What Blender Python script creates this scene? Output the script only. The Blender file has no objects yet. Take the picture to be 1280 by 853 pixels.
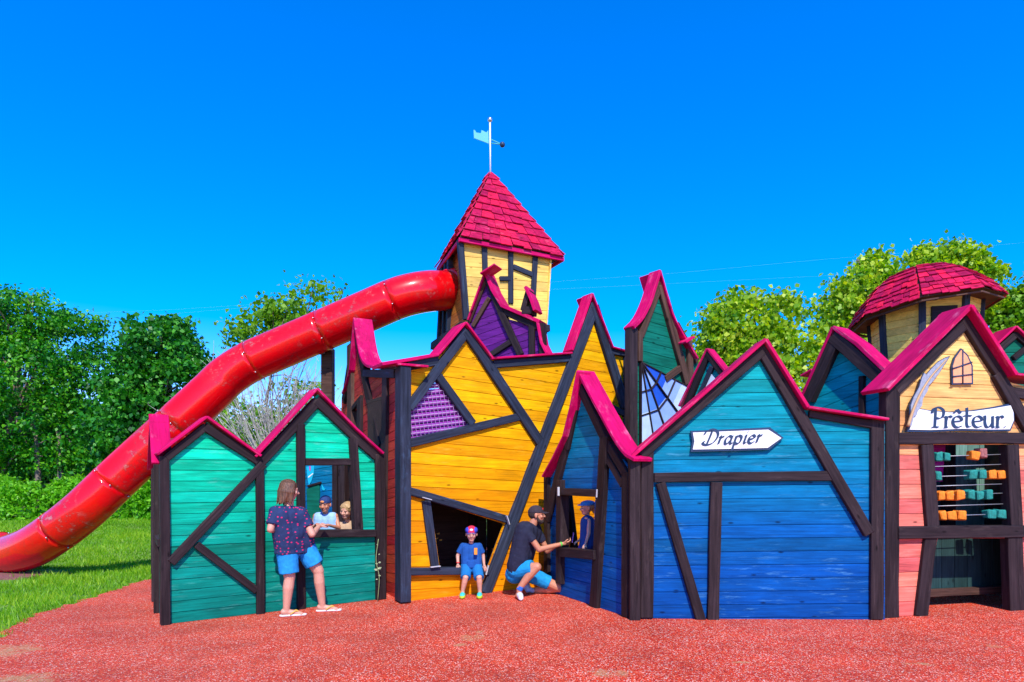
import bpy, bmesh, math, random
import numpy as np
from mathutils import Vector, Matrix, Euler
from mathutils.geometry import delaunay_2d_cdt
random.seed(7); RNG = np.random.default_rng(11)
scene = bpy.context.scene
COL = scene.collection
FPX, CX, HY, CAMH = 800.0, 640.0, 600.0, 1.6   # pinhole of the photograph, used to turn measured pixels + distance into metres

def W(px, py, Y):
    return Vector(((px - CX) / FPX * Y, Y, CAMH + (HY - py) / FPX * Y))

# ------------------------------------------------------------------ tagging
def tag(o, label=None, cat=None, group=None, kind=None):
    if label: o['label'] = label
    if cat: o['category'] = cat
    if group: o['group'] = group
    if kind: o['kind'] = kind
    return o

def empty(name, mat, label=None, cat=None, group=None):
    o = bpy.data.objects.new(name, None); COL.objects.link(o)
    o.empty_display_size = 0.3
    if not isinstance(mat, Matrix): mat = Matrix.Translation(mat)
    o.matrix_world = mat
    o['_m'] = [c for r in mat for c in r]
    return tag(o, label, cat, group)

MW = {}
def link(name, me, material, world=Matrix(), parent=None):
    o = bpy.data.objects.new(name, me); COL.objects.link(o)
    if material is not None:
        for m in (material if isinstance(material, (list, tuple)) else [material]): me.materials.append(m)
    MW[o] = world.copy()
    if parent is not None:
        o.parent = parent
        o.matrix_local = pw(parent).inverted() @ world
    else:
        o.matrix_world = world
    return o

def pw(o):
    if o in MW: return MW[o]
    v = list(o['_m']); return Matrix([v[0:4], v[4:8], v[8:12], v[12:16]])

def pymesh(name, verts, faces, smooth=False):
    me = bpy.data.meshes.new(name); me.from_pydata([tuple(v) for v in verts], [], faces); me.validate(); me.update()
    if smooth:
        for p in me.polygons: p.use_smooth = True
    return me

def bm_mesh(name, bm, smooth=False):
    bmesh.ops.recalc_face_normals(bm, faces=bm.faces)
    me = bpy.data.meshes.new(name); bm.to_mesh(me); bm.free()
    if smooth:
        for p in me.polygons: p.use_smooth = True
    return me

# ------------------------------------------------------------------ materials
def newmat(name):
    m = bpy.data.materials.new(name); m.use_nodes = True
    nt = m.node_tree; b = nt.nodes['Principled BSDF']
    return m, nt, b
def nd(nt, typ, **kw):
    n = nt.nodes.new(typ)
    for k, v in kw.items():
        if k.startswith('i_'):
            key = k[2:]
            key = int(key) if key.isdigit() else key.replace('_', ' ')
            n.inputs[key].default_value = v
        else: setattr(n, k, v)
    return n
def L(nt, a, b): nt.links.new(a, b)
def c4(c): return (c[0], c[1], c[2], 1)
def mixc(nt, fac, a, b, blend='MIX'):
    n = nt.nodes.new('ShaderNodeMix'); n.data_type = 'RGBA'; n.blend_type = blend
    for sock, v in ((0, fac), (6, a), (7, b)):
        if hasattr(v, 'is_linked') or hasattr(v, 'links'): L(nt, v, n.inputs[sock])
        elif isinstance(v, (int, float)): n.inputs[sock].default_value = v
        else: n.inputs[sock].default_value = c4(v)
    return n.outputs[2]
def mth(nt, op, a, b=None, clamp=False):
    n = nt.nodes.new('ShaderNodeMath'); n.operation = op; n.use_clamp = clamp
    for i, v in enumerate((a, b)):
        if v is None: continue
        if isinstance(v, (int, float)): n.inputs[i].default_value = v
        else: L(nt, v, n.inputs[i])
    return n.outputs[0]
def ramp(nt, fac, stops, interp='LINEAR'):
    n = nt.nodes.new('ShaderNodeValToRGB'); cr = n.color_ramp; cr.interpolation = interp
    while len(cr.elements) < len(stops): cr.elements.new(0.5)
    for e, (p, c) in zip(cr.elements, stops):
        e.position = p; e.color = c4(c) if not isinstance(c, (int, float)) else (c, c, c, 1)
    L(nt, fac, n.inputs[0]); return n.outputs[0]
def rng_(nt, v, a, b, c=0.0, d=1.0):
    n = nd(nt, 'ShaderNodeMapRange'); L(nt, v, n.inputs[0])
    for i, q in zip((1, 2, 3, 4), (a, b, c, d)): n.inputs[i].default_value = q
    return n.outputs[0]

def wood(name, stops, var=0.32, grain=0.45, scuff=0.25, scuffcol=(0.6, 0.75, 0.7), rough=0.62, zr=(0, 3.2), gscale=1.0, beam=False, bump=0.25):
    """painted boards: paint colour may change with height, fibres run along local x, tone changes per board"""
    m, nt, b = newmat(name)
    tc = nd(nt, 'ShaderNodeTexCoord'); sep = nd(nt, 'ShaderNodeSeparateXYZ'); L(nt, tc.outputs['Object'], sep.inputs[0])
    geo = nd(nt, 'ShaderNodeNewGeometry'); isl = geo.outputs['Random Per Island']
    oi = nd(nt, 'ShaderNodeObjectInfo')
    rnd = mth(nt, 'ADD', isl, mth(nt, 'MULTIPLY', oi.outputs['Random'], 7.3))
    off = mth(nt, 'MULTIPLY', rnd, 23.7)
    comb = nd(nt, 'ShaderNodeCombineXYZ')
    L(nt, mth(nt, 'ADD', mth(nt, 'MULTIPLY', sep.outputs[0], 1.6 * gscale), off), comb.inputs[0])
    L(nt, mth(nt, 'MULTIPLY', sep.outputs[1], 30 * gscale), comb.inputs[1])
    L(nt, mth(nt, 'MULTIPLY', sep.outputs[2], 42 * gscale), comb.inputs[2])
    g1 = nd(nt, 'ShaderNodeTexNoise', i_Scale=1.0, i_Detail=6.0, i_Roughness=0.62, i_Distortion=0.6); L(nt, comb.outputs[0], g1.inputs[0])
    comb2 = nd(nt, 'ShaderNodeCombineXYZ')
    L(nt, mth(nt, 'ADD', mth(nt, 'MULTIPLY', sep.outputs[0], 2.2), off), comb2.inputs[0])
    L(nt, mth(nt, 'MULTIPLY', sep.outputs[1], 5), comb2.inputs[1])
    L(nt, mth(nt, 'MULTIPLY', sep.outputs[2], 7), comb2.inputs[2])
    g2 = nd(nt, 'ShaderNodeTexNoise', i_Scale=1.0, i_Detail=5.0, i_Roughness=0.6); L(nt, comb2.outputs[0], g2.inputs[0])
    if beam: base = stops[0][1]
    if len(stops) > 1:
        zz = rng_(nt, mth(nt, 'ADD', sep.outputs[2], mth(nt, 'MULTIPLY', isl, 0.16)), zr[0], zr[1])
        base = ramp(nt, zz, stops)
    else:
        r = nd(nt, 'ShaderNodeRGB'); r.outputs[0].default_value = c4(stops[0][1]); base = r.outputs[0]
    # per board tone
    tone = mth(nt, 'ADD', 1 - var / 2, mth(nt, 'MULTIPLY', isl if not beam else oi.outputs['Random'], var))
    hsv = nd(nt, 'ShaderNodeHueSaturation'); L(nt, base, hsv.inputs['Color']); L(nt, tone, hsv.inputs['Value'])
    L(nt, mth(nt, 'ADD', 0.492, mth(nt, 'MULTIPLY', isl, 0.016)), hsv.inputs['Hue'])
    gr = rng_(nt, g1.outputs[0], 0.3, 0.72, 1 - grain, 1 + grain * 0.45)
    col = mixc(nt, 1.0, hsv.outputs[0], nd_rgb(nt, gr), 'MULTIPLY')
    pat = rng_(nt, g2.outputs[0], 0.35, 0.68, 0.80, 1.14)
    col = mixc(nt, 1.0, col, nd_rgb(nt, pat), 'MULTIPLY')
    # knots
    kv = nd(nt, 'ShaderNodeTexVoronoi', i_Scale=1.0); comb3 = nd(nt, 'ShaderNodeCombineXYZ')
    L(nt, mth(nt, 'ADD', mth(nt, 'MULTIPLY', sep.outputs[0], 3.0), off), comb3.inputs[0]); L(nt, mth(nt, 'MULTIPLY', sep.outputs[2], 8.0), comb3.inputs[2])
    L(nt, comb3.outputs[0], kv.inputs[0])
    kn = rng_(nt, kv.outputs['Distance'], 0.05, 0.13, 0.30, 1.0)
    col = mixc(nt, 1.0, col, nd_rgb(nt, kn), 'MULTIPLY')
    # worn / chalky places
    s = nd(nt, 'ShaderNodeTexNoise', i_Scale=1.0, i_Detail=7.0, i_Roughness=0.7); comb4 = nd(nt, 'ShaderNodeCombineXYZ')
    L(nt, mth(nt, 'ADD', mth(nt, 'MULTIPLY', sep.outputs[0], 3.0), off), comb4.inputs[0])
    L(nt, mth(nt, 'MULTIPLY', sep.outputs[1], 9.0), comb4.inputs[1]); L(nt, mth(nt, 'MULTIPLY', sep.outputs[2], 22.0), comb4.inputs[2]); L(nt, comb4.outputs[0], s.inputs[0])
    s2 = nd(nt, 'ShaderNodeTexNoise', i_Scale=1.3, i_Detail=2.0); L(nt, tc.outputs['Object'], s2.inputs[0])
    sm = mth(nt, 'MULTIPLY', rng_(nt, s.outputs[0], 0.55, 0.72), rng_(nt, s2.outputs[0], 0.42, 0.62))
    sm = mth(nt, 'MULTIPLY', sm, scuff, True)
    col = mixc(nt, sm, col, scuffcol)
    L(nt, col, b.inputs['Base Color'])
    b.inputs['Roughness'].default_value = rough
    b.inputs['Specular IOR Level'].default_value = 0.10
    bp = nd(nt, 'ShaderNodeBump', i_Strength=bump, i_Distance=0.004); L(nt, g1.outputs[0], bp.inputs['Height']); L(nt, bp.outputs[0], b.inputs['Normal'])
    return m
def nd_rgb(nt, v):
    c = nd(nt, 'ShaderNodeCombineColor')
    for i in range(3): L(nt, v, c.inputs[i])
    return c.outputs[0]
def plain(name, col, rough=0.5, metal=0.0, spec=0.5, noise=0.0, nscale=20, sss=0.0, bump=0.0):
    m, nt, b = newmat(name)
    b.inputs['Base Color'].default_value = c4(col); b.inputs['Roughness'].default_value = rough
    b.inputs['Metallic'].default_value = metal; b.inputs['Specular IOR Level'].default_value = spec
    if sss: b.inputs['Subsurface Weight'].default_value = sss; b.inputs['Subsurface Scale'].default_value = 0.01; b.inputs['Subsurface Radius'].default_value = (1, .3, .15)
    if noise or bump:
        tc = nd(nt, 'ShaderNodeTexCoord'); n = nd(nt, 'ShaderNodeTexNoise', i_Scale=float(nscale), i_Detail=5.0, i_Roughness=.6); L(nt, tc.outputs['Object'], n.inputs[0])
        f = rng_(nt, n.outputs[0], 0.3, 0.7, 1 - noise, 1 + noise)
        L(nt, mixc(nt, 1.0, col, nd_rgb(nt, f), 'MULTIPLY'), b.inputs['Base Color'])
        if bump:
            bp = nd(nt, 'ShaderNodeBump', i_Strength=bump, i_Distance=0.01); L(nt, n.outputs[0], bp.inputs['Height']); L(nt, bp.outputs[0], b.inputs['Normal'])
    return m

M = {}
M['timber'] = wood('dark_timber', [(0, (0.036, 0.023, 0.025))], beam=True, var=0.5, grain=0.6, scuff=0.5, scuffcol=(0.12, 0.085, 0.075), rough=0.55, bump=0.5)
M['timber_blue'] = wood('blue_black_timber', [(0, (0.034, 0.042, 0.066))], beam=True, var=0.4, grain=0.6, scuff=0.75, scuffcol=(0.06, 0.11, 0.19), rough=0.55, bump=0.5)
M['timber_brown'] = wood('weathered_brown_timber', [(0, (0.11, 0.055, 0.040))], beam=True, var=0.4, grain=0.6, scuff=0.5, scuffcol=(0.2, 0.13, 0.1), rough=0.7, bump=0.5)
M['timber_grey'] = wood('bleached_timber', [(0, (0.55, 0.45, 0.38))], beam=True, var=0.3, grain=0.7, scuff=0.5, scuffcol=(0.5, 0.45, 0.42), rough=0.8, bump=0.6)
M['pink'] = wood('crimson_roof_board', [(0, (0.64, 0.003, 0.125))], beam=True, var=0.2, grain=0.3, scuff=0.9, scuffcol=(0.68, 0.20, 0.32), rough=0.6, bump=0.5)
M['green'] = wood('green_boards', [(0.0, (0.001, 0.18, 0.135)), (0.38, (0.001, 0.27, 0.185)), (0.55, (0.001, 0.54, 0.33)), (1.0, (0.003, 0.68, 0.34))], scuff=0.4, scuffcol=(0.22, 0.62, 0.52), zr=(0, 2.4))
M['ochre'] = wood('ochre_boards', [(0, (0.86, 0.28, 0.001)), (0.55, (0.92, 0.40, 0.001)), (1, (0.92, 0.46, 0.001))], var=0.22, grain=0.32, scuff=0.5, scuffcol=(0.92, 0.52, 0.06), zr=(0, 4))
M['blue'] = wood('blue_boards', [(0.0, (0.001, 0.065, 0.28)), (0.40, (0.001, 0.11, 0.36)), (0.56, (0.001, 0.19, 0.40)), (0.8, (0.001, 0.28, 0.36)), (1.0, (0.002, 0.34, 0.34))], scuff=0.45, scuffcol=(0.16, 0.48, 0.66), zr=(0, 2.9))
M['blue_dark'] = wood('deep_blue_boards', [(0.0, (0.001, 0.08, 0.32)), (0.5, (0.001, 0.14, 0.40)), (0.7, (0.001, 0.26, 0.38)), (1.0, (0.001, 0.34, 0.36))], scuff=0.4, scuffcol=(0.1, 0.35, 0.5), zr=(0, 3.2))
M['red'] = wood('brick_red_boards', [(0, (0.58, 0.045, 0.02)), (1, (0.56, 0.06, 0.04))], scuff=0.3, scuffcol=(0.5, 0.15, 0.1), zr=(0, 4))
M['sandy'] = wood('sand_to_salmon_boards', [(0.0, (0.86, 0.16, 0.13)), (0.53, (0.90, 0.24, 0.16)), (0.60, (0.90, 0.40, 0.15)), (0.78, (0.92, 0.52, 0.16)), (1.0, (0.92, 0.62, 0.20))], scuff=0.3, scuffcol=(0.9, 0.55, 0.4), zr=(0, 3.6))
M['yellow'] = wood('pale_yellow_boards', [(0, (0.90, 0.60, 0.13))], var=0.16, grain=0.25, scuff=0.3, scuffcol=(0.9, 0.75, 0.4))
M['purple'] = wood('purple_boards', [(0, (0.13, 0.015, 0.20))], scuff=0.5, scuffcol=(0.3, 0.12, 0.4))
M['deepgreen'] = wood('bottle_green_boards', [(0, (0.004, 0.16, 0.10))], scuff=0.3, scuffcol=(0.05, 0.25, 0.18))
M['magenta'] = wood('magenta_boards', [(0, (0.36, 0.01, 0.24))], scuff=0.3)
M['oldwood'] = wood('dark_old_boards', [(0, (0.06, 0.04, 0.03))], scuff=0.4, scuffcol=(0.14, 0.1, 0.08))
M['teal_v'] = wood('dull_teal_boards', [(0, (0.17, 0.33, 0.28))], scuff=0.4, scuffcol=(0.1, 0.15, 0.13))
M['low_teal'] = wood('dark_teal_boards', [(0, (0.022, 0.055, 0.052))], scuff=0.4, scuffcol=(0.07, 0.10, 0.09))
M['orangeply'] = wood('orange_brown_boards', [(0, (0.50, 0.15, 0.03))], scuff=0.2, scuffcol=(0.6, 0.3, 0.1))
M['shingle'] = wood('red_shingles', [(0, (0.62, 0.010, 0.075))], var=0.8, grain=0.6, scuff=0.75, scuffcol=(0.62, 0.12, 0.2), rough=0.7, bump=0.5)
M['steel'] = plain('galvanised_steel', (0.55, 0.56, 0.58), 0.35, 0.9)
M['white'] = plain('white_sign_paint', (0.80, 0.80, 0.80), 0.5, noise=0.05)
M['ink'] = plain('navy_sign_paint', (0.012, 0.035, 0.09), 0.5)
M['strip'] = plain('white_plastic_strip', (0.50, 0.50, 0.52), 0.5)
M['pipe'] = plain('painted_vane_metal', (0.55, 0.62, 0.62), 0.4, 0.3)
M['vane'] = plain('verdigris_sheet', (0.06, 0.42, 0.42), 0.5, 0.0)

# ------------------------------------------------------------------ geometry helpers
class Frame:
    """vertical plane through two ground points; local x along the wall, y into the wall, z up"""
    def __init__(s, g0, g1, z0=0.0):
        s.g0 = Vector((g0[0], g0[1], z0)); d = Vector((g1[0] - g0[0], g1[1] - g0[1], 0)); s.len = d.length
        s.u = d.normalized(); s.n = Vector((s.u.y, -s.u.x, 0))   # n points to the camera side
        s.z = Vector((0, 0, 1))
        m = Matrix.Identity(4)
        for i in range(3): m[i][0] = s.u[i]; m[i][1] = -s.n[i]; m[i][2] = s.z[i]; m[i][3] = s.g0[i]
        s.m = m
    def uz(s, px, py, off=0.0):
        r = Vector(((px - CX) / FPX, 1, (HY - py) / FPX)); o = Vector((0, 0, CAMH))
        p0 = s.g0 + s.n * off
        t = (p0 - o).dot(s.n) / r.dot(s.n)
        p = o + r * t - s.g0
        return Vector((p.dot(s.u), p.z))
    def depth(s, px):
        a = s.uz(px, 600); return (s.g0 + s.u * a.x).y

def inpoly(p, poly):
    x, y = p; c = False; n = len(poly)
    for i in range(n):
        x1, y1 = poly[i]; x2, y2 = poly[(i + 1) % n]
        if (y1 > y) != (y2 > y) and x < (x2 - x1) * (y - y1) / (y2 - y1) + x1: c = not c
    return c

def planks_bm(outers, holes, pitch=0.125, tilt=0.0, gap=0.008, th=0.028, vertical=False, phase=0.0, jit=0.0015):
    """boards cut from the outline(s); polygons in (u,z) metres. Every board is its own island."""
    bm = bmesh.new()
    for outer in outers:
        outer = [Vector(p) for p in outer]; hs = [[Vector(p) for p in h] for h in holes]
        def key(p): return (p.x if vertical else p.y - tilt * p.x) - phase
        ks = [key(p) for p in outer]; k0 = math.floor(min(ks) / pitch); k1 = math.ceil(max(ks) / pitch)
        us = [p.x for p in outer]; zs = [p.y for p in outer]
        bands = []
        for k in range(k0, k1):
            bands.append((k * pitch + gap / 2 + phase, (k + 1) * pitch - gap / 2 + phase, False)); bands.append(((k + 1) * pitch - gap / 2 + phase, (k + 1) * pitch + gap / 2 + phase, True))
        for lo, hi, joint in bands:
            verts = []; edges = []
            def addpoly(pl):
                s = len(verts); verts.extend(pl)
                edges.extend([(s + i, s + (i + 1) % len(pl)) for i in range(len(pl))])
            addpoly(outer)
            for h in hs: addpoly(h)
            for v in (lo, hi):
                s = len(verts)
                if vertical: verts.extend([Vector((v, min(zs) - 1)), Vector((v, max(zs) + 1))])
                else: verts.extend([Vector((min(us) - 1, v + tilt * (min(us) - 1))), Vector((max(us) + 1, v + tilt * (max(us) + 1)))])
                edges.append((s, s + 1))
            vo, eo, fo, _, _, _ = delaunay_2d_cdt(verts, edges, [], 0, 1e-5)
            keep = []
            for f in fo:
                c = (vo[f[0]] + vo[f[1]] + vo[f[2]]) / 3
                kk = key(c) + phase
                if lo < kk < hi and inpoly(c, outer) and not any(inpoly(c, h) for h in hs): keep.append(f)
            if not keep: continue
            y0 = .016 if joint else random.uniform(-jit, jit)
            vm = {}; bv = {}
            def gv(i, back):
                d = bv if back else vm
                if i not in d: d[i] = bm.verts.new((vo[i].x, th if back else y0, vo[i].y))
                return d[i]
            ec = {}
            for f in keep:
                for a, b in ((f[0], f[1]), (f[1], f[2]), (f[2], f[0])):
                    if (b, a) in ec: del ec[(b, a)]
                    else: ec[(a, b)] = 1
            for f in keep:
                try:
                    bm.faces.new([gv(i, False) for i in f]); bm.faces.new([gv(i, True) for i in reversed(f)])
                except ValueError: pass
            for a, b in ec:
                try: bm.faces.new([gv(b, False), gv(a, False), gv(a, True), gv(b, True)])
                except ValueError: pass
    return bm

class House:
    def __init__(s, name, frame, label, cat='playhouse', group=None, timber='timber'):
        s.f = frame; s.root = empty(name, frame.m, label, cat, group); s.k = 0; s.timber = timber
    def uzs(s, pts, off=0.0, f=None): return [(f or s.f).uz(x, y, off) for x, y in pts]
    def wall(s, polys, holes=(), mat='green', name='wall', pitch=0.125, tilt=0.0, off=0.0, frame=None, metres=False, vertical=False, th=0.028, phase=0.0):
        f = frame or s.f
        P = polys if metres else [s.uzs(p, off, f) for p in polys]
        H = holes if metres else [s.uzs(h, off, f) for h in holes]
        bm = planks_bm(P, H, pitch, tilt, th=max(th, .028), vertical=vertical, phase=phase)
        me = bm_mesh(name, bm)
        w = f.m @ Matrix.Translation((0, -off, 0))
        if vertical:
            R = Matrix.Rotation(math.radians(90), 4, 'Y'); me.transform(R.inverted()); w = w @ R
        return link(name, me, M[mat], w, s.root)
    def beam(s, a, b, w, mat=None, off=0.045, deep=0.07, name='timber_beam', frame=None, metres=False, ext=0.0):
        """timber between two measured points, w in pixels of the photograph (or metres)"""
        f = frame or s.f; s.k += 1
        off = off + 0.0035 * (s.k % 5)
        if metres: A, B = Vector(a), Vector(b); wm = w
        else:
            A, B = f.uz(*a, off), f.uz(*b, off)
            Y = f.depth((a[0] + b[0]) / 2); wm = w * Y / FPX
            d = (B - A).normalized(); fs = abs(f.u.x - (((a[0] + b[0]) / 2 - CX) / FPX) * f.u.y)
            wm = wm * math.sqrt((d.x * fs) ** 2 + d.y ** 2) / max(fs, .15)   # the wall is seen at a slant
        d = B - A; ln = d.length; d.normalize(); A = A - d * ext; ln += 2 * ext
        bm = bmesh.new(); n = max(2, int(ln / 0.35)); rings = []
        for i in range(n + 1):
            x = ln * i / n; j = lambda q: random.uniform(-q, q) * wm
            h = wm / 2
            rings.append([bm.verts.new((x, -off + random.uniform(-.0012, .0012), -h + j(.03))), bm.verts.new((x, -off + random.uniform(-.0012, .0012), h + j(.03))),
                          bm.verts.new((x, deep, h)), bm.verts.new((x, deep, -h))])
        for i in range(n):
            for q in range(4): bm.faces.new([rings[i][q], rings[i][(q + 1) % 4], rings[i + 1][(q + 1) % 4], rings[i + 1][q]])
        bm.faces.new(rings[0][::-1]); bm.faces.new(rings[-1])
        bmesh.ops.recalc_face_normals(bm, faces=bm.faces)
        ed = [e for e in bm.edges if e.calc_face_angle(0) > 0.6]
        bmesh.ops.bevel(bm, geom=ed, offset=min(0.007, wm * .12), segments=1, affect='EDGES')
        me = bm_mesh(name, bm)
        R = Matrix.Rotation(-math.atan2(d.y, d.x), 4, 'Y')
        return link(name, me, M[mat or s.timber], f.m @ Matrix.Translation((A.x, 0, A.y)) @ R, s.root)
    def cap(s, pts, th=0.030, front=0.10, back=0.22, mat='pink', name='roof_board', frame=None, metres=False, segs=1):
        """crimson board lying on the top edge of the wall along a measured polyline"""
        f = frame or s.f; s.k += 1; front = front + 0.003 * (s.k % 4)
        P = [Vector(p) for p in pts] if metres else [f.uz(x, y, front) for x, y in pts]
        if len(P) > 2 and segs > 1: P = [Vector(p) for p in catmull([(p.x, p.y) for p in P], segs)]
        d0 = (P[-1] - P[0]).normalized(); ang = -math.atan2(d0.y, d0.x)
        A = P[0]; bm = bmesh.new(); rings = []
        c, sn = d0.x, d0.y
        for i, p in enumerate(P):
            t = Vector((0, 0))
            if i > 0: t += (P[i] - P[i - 1]).normalized()
            if i < len(P) - 1: t += (P[i + 1] - P[i]).normalized()
            t.normalize(); nn = Vector((-t.y, t.x))
            if nn.y < 0: nn = -nn
            j = random.uniform(-.004, .004)
            def loc(q, y):
                r = q - A; return (r.x * c + r.y * sn, y, -r.x * sn + r.y * c)
            rings.append([bm.verts.new(loc(p - nn * th * .5, -front + j)), bm.verts.new(loc(p + nn * th * .5, -front + j)), bm.verts.new(loc(p + nn * th * .5, back)), bm.verts.new(loc(p - nn * th * .5, back))])
        for i in range(len(P) - 1):
            for q in range(4): bm.faces.new([rings[i][q], rings[i][(q + 1) % 4], rings[i + 1][(q + 1) % 4], rings[i + 1][q]])
        bm.faces.new(rings[0][::-1]); bm.faces.new(rings[-1])
        bmesh.ops.recalc_face_normals(bm, faces=bm.faces)
        ed = [e for e in bm.edges if e.calc_face_angle(0) > 0.9]
        bmesh.ops.bevel(bm, geom=ed, offset=0.005, segments=1, affect='EDGES')
        me = bm_mesh(name, bm)
        R = Matrix.Rotation(ang, 4, 'Y')
        return link(name, me, M[mat], f.m @ Matrix.Translation((A.x, 0, A.y)) @ R, s.root)
    def plate(s, pts, off, th, mat, name, frame=None, parent=None, metres=False):
        """flat shape with real thickness, front face at off in front of the wall"""
        f = frame or s.f
        P = [Vector(p) for p in pts] if metres else [f.uz(x, y, off) for x, y in pts]
        return plate(f, P, off, th, M[mat] if isinstance(mat, str) else mat, name, parent or s.root)

def plate(f, P, off, th, mat, name, parent, bev=0.0):
    A = sum((Vector(p) for p in P), Vector((0, 0))) / len(P)
    bm = bmesh.new(); fr = [bm.verts.new((p[0] - A.x, 0, p[1] - A.y)) for p in P]; bk = [bm.verts.new((p[0] - A.x, th, p[1] - A.y)) for p in P]
    bm.faces.new(fr); bm.faces.new(bk[::-1])
    for i in range(len(P)): bm.faces.new([fr[i], fr[(i + 1) % len(P)], bk[(i + 1) % len(P)], bk[i]])
    me = bm_mesh(name, bm)
    return link(name, me, mat, f.m @ Matrix.Translation((A.x, -off, A.y)), parent)

def catmull(pts, n=8):
    P = [Vector(p) for p in pts]; P = [2 * P[0] - P[1]] + P + [2 * P[-1] - P[-2]]; out = []
    for i in range(1, len(P) - 2):
        for k in range(n):
            t = k / n; a, b, c, d = P[i - 1], P[i], P[i + 1], P[i + 2]
            out.append(0.5 * ((2 * b) + (c - a) * t + (2 * a - 5 * b + 4 * c - d) * t * t + (3 * b - a - 3 * c + d) * t ** 3))
    out.append(P[-2]); return out

def tube_mesh(name, pts, rad, seg=10, smooth=True, cap=True):
    pts = [Vector(p) for p in pts]; n = len(pts); V = []; Fc = []
    up = Vector((0, 0, 1)) if abs((pts[-1] - pts[0]).normalized().z) < .95 else Vector((1, 0, 0)); prev = None
    for i, p in enumerate(pts):
        t = (pts[min(i + 1, n - 1)] - pts[max(i - 1, 0)]).normalized()
        s = t.cross(up if prev is None else prev.cross(t)).normalized() if prev is None else (prev - t * prev.dot(t)).normalized()
        prev = s; q = t.cross(s); r = rad[i] if hasattr(rad, '__len__') else rad
        for k in range(seg):
            a = 2 * math.pi * k / seg; V.append(p + (s * math.cos(a) + q * math.sin(a)) * r)
    for i in range(n - 1):
        for k in range(seg):
            a = i * seg + k; b = i * seg + (k + 1) % seg; Fc.append((a, b, b + seg, a + seg))
    if cap: Fc.append(tuple(range(seg))[::-1]); Fc.append(tuple((n - 1) * seg + k for k in range(seg)))
    me = pymesh(name, V, Fc); 
    if smooth:
        for p in me.polygons: p.use_smooth = len(p.vertices) == 4
    return me

def box_me(name, lo, hi, bev=0.004):
    bm = bmesh.new(); bmesh.ops.create_cube(bm, size=1)
    for v in bm.verts:
        v.co = Vector([(lo[i] + hi[i]) / 2 + v.co[i] * (hi[i] - lo[i]) for i in range(3)])
    if bev: bmesh.ops.bevel(bm, geom=bm.edges[:], offset=bev, segments=1, affect='EDGES')
    return bm_mesh(name, bm)
def gp(px, Y): return ((px - CX) / FPX * Y, Y)
# =================================================================== GREEN HOUSE (left)
FG = Frame(gp(203, 7.06), gp(482, 8.62))
G = House('green_playhouse', FG, 'green plank playhouse wall with two peaks and a serving window, nearest the red tube slide')
gout = [(206, 790), (206, 574), (259, 528), (325, 576), (397, 493), (478, 572), (478, 750)]
gwin = [(382, 582), (441, 582), (448, 662), (382, 662)]
# the outline reaches the ground: clip at z = 0 through metric coordinates
def ground(f, px): return (f.uz(px, 700).x, 0.0)
go = [FG.uz(*p) for p in gout]; go[0] = Vector((go[0].x, 0.0)); go[-1] = Vector((go[-1].x, 0.0))
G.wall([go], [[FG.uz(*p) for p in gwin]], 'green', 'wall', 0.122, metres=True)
G.beam((207.5, 785), (206, 570), 12)
G.beam((208, 573), (258, 533), 10); G.beam((256, 533), (324, 577), 11)
G.beam((214, 704), (330, 580), 11); G.beam((322, 583), (398, 501), 12)
G.beam((396, 500), (472, 571), 12)
G.beam((246, 681), (322, 739), 9.5)
G.beam((325.5, 580), (326.5, 770), 10)
G.beam((376.5, 530), (377.5, 764), 10)
G.beam((382, 577.5), (440, 577.5), 9); G.beam((442, 548), (449, 663), 10.5)
G.beam((382, 667.5), (471, 667), 9.5, off=0.07)
G.beam((476, 568), (477, 750), 12)
G.cap([(197, 568), (259, 521)]); G.cap([(259, 521), (327, 570)])
G.cap([(320, 571), (397, 486)], back=0.2); G.cap([(397, 486), (446, 536), (480, 567)], back=0.2)
# left return wall with its own steep roof board
FGs = Frame((FG.g0.x - .86, FG.g0.y + 1.42), (FG.g0.x - .02, FG.g0.y + .03))
G.wall([[(0, 0), (FGs.len, 0), (FGs.len, 1.72), (FGs.len * .55, 2.35), (0, 1.75)]], [], 'green', 'side_wall', metres=True, frame=FGs)
G.beam((.05, 0), (.05, 1.75), .1, metres=True, frame=FGs); G.beam((FGs.len * .55, 0), (FGs.len * .55, 2.3), .09, metres=True, frame=FGs)
G.beam((0, .9), (FGs.len, .9), .09, metres=True, frame=FGs)
G.cap([(-.05, 1.74), (FGs.len * .55, 2.38)], metres=True, frame=FGs, back=.10); G.cap([(FGs.len * .55, 2.38), (FGs.len + .02, 1.78)], metres=True, frame=FGs, back=.10)

# rear enclosure of the green house seen through its window: blue boards with a painted sea creature
FI = Frame(gp(383, 10.3), gp(450, 9.9))
BI = House('blue_inner_wall', FI, 'blue plank wall with a painted cyan tentacle, seen through the green house window', 'wall')
w0 = FI.uz(372, 600).x; w1 = FI.uz(430, 600).x
BI.wall([[(w0 - .7, 0), (w1, 0), (w1, 2.15), (w0 - .7, 2.15)]], [], 'blue', 'wall', metres=True, tilt=0.12)
BI.beam((426.5, 560), (426.5, 735), 8); BI.beam((417.5, 566), (418, 735), 6); 
BI.beam((384, 608), (400, 603.5), 2.5, off=.03)
BI.plate([(383, 611), (399, 604.5), (400, 690), (389, 690), (384, 640)], .02, .03, 'deepgreen', 'door_panel')
cy = plain('cyan_paint', (0.0, .45, .62), .5); mg = plain('magenta_paint', (.6, .02, .3), .5)
BI.plate([(383, 584), (392.6, 582), (392, 592), (389, 602), (386, 607), (384.6, 600)], .012, .01, cy, 'painted_tentacle')
BI.plate([(386.3, 583), (388.3, 583), (388, 588.5), (386.8, 588.5)], .016, .01, mg, 'painted_spot')
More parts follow.
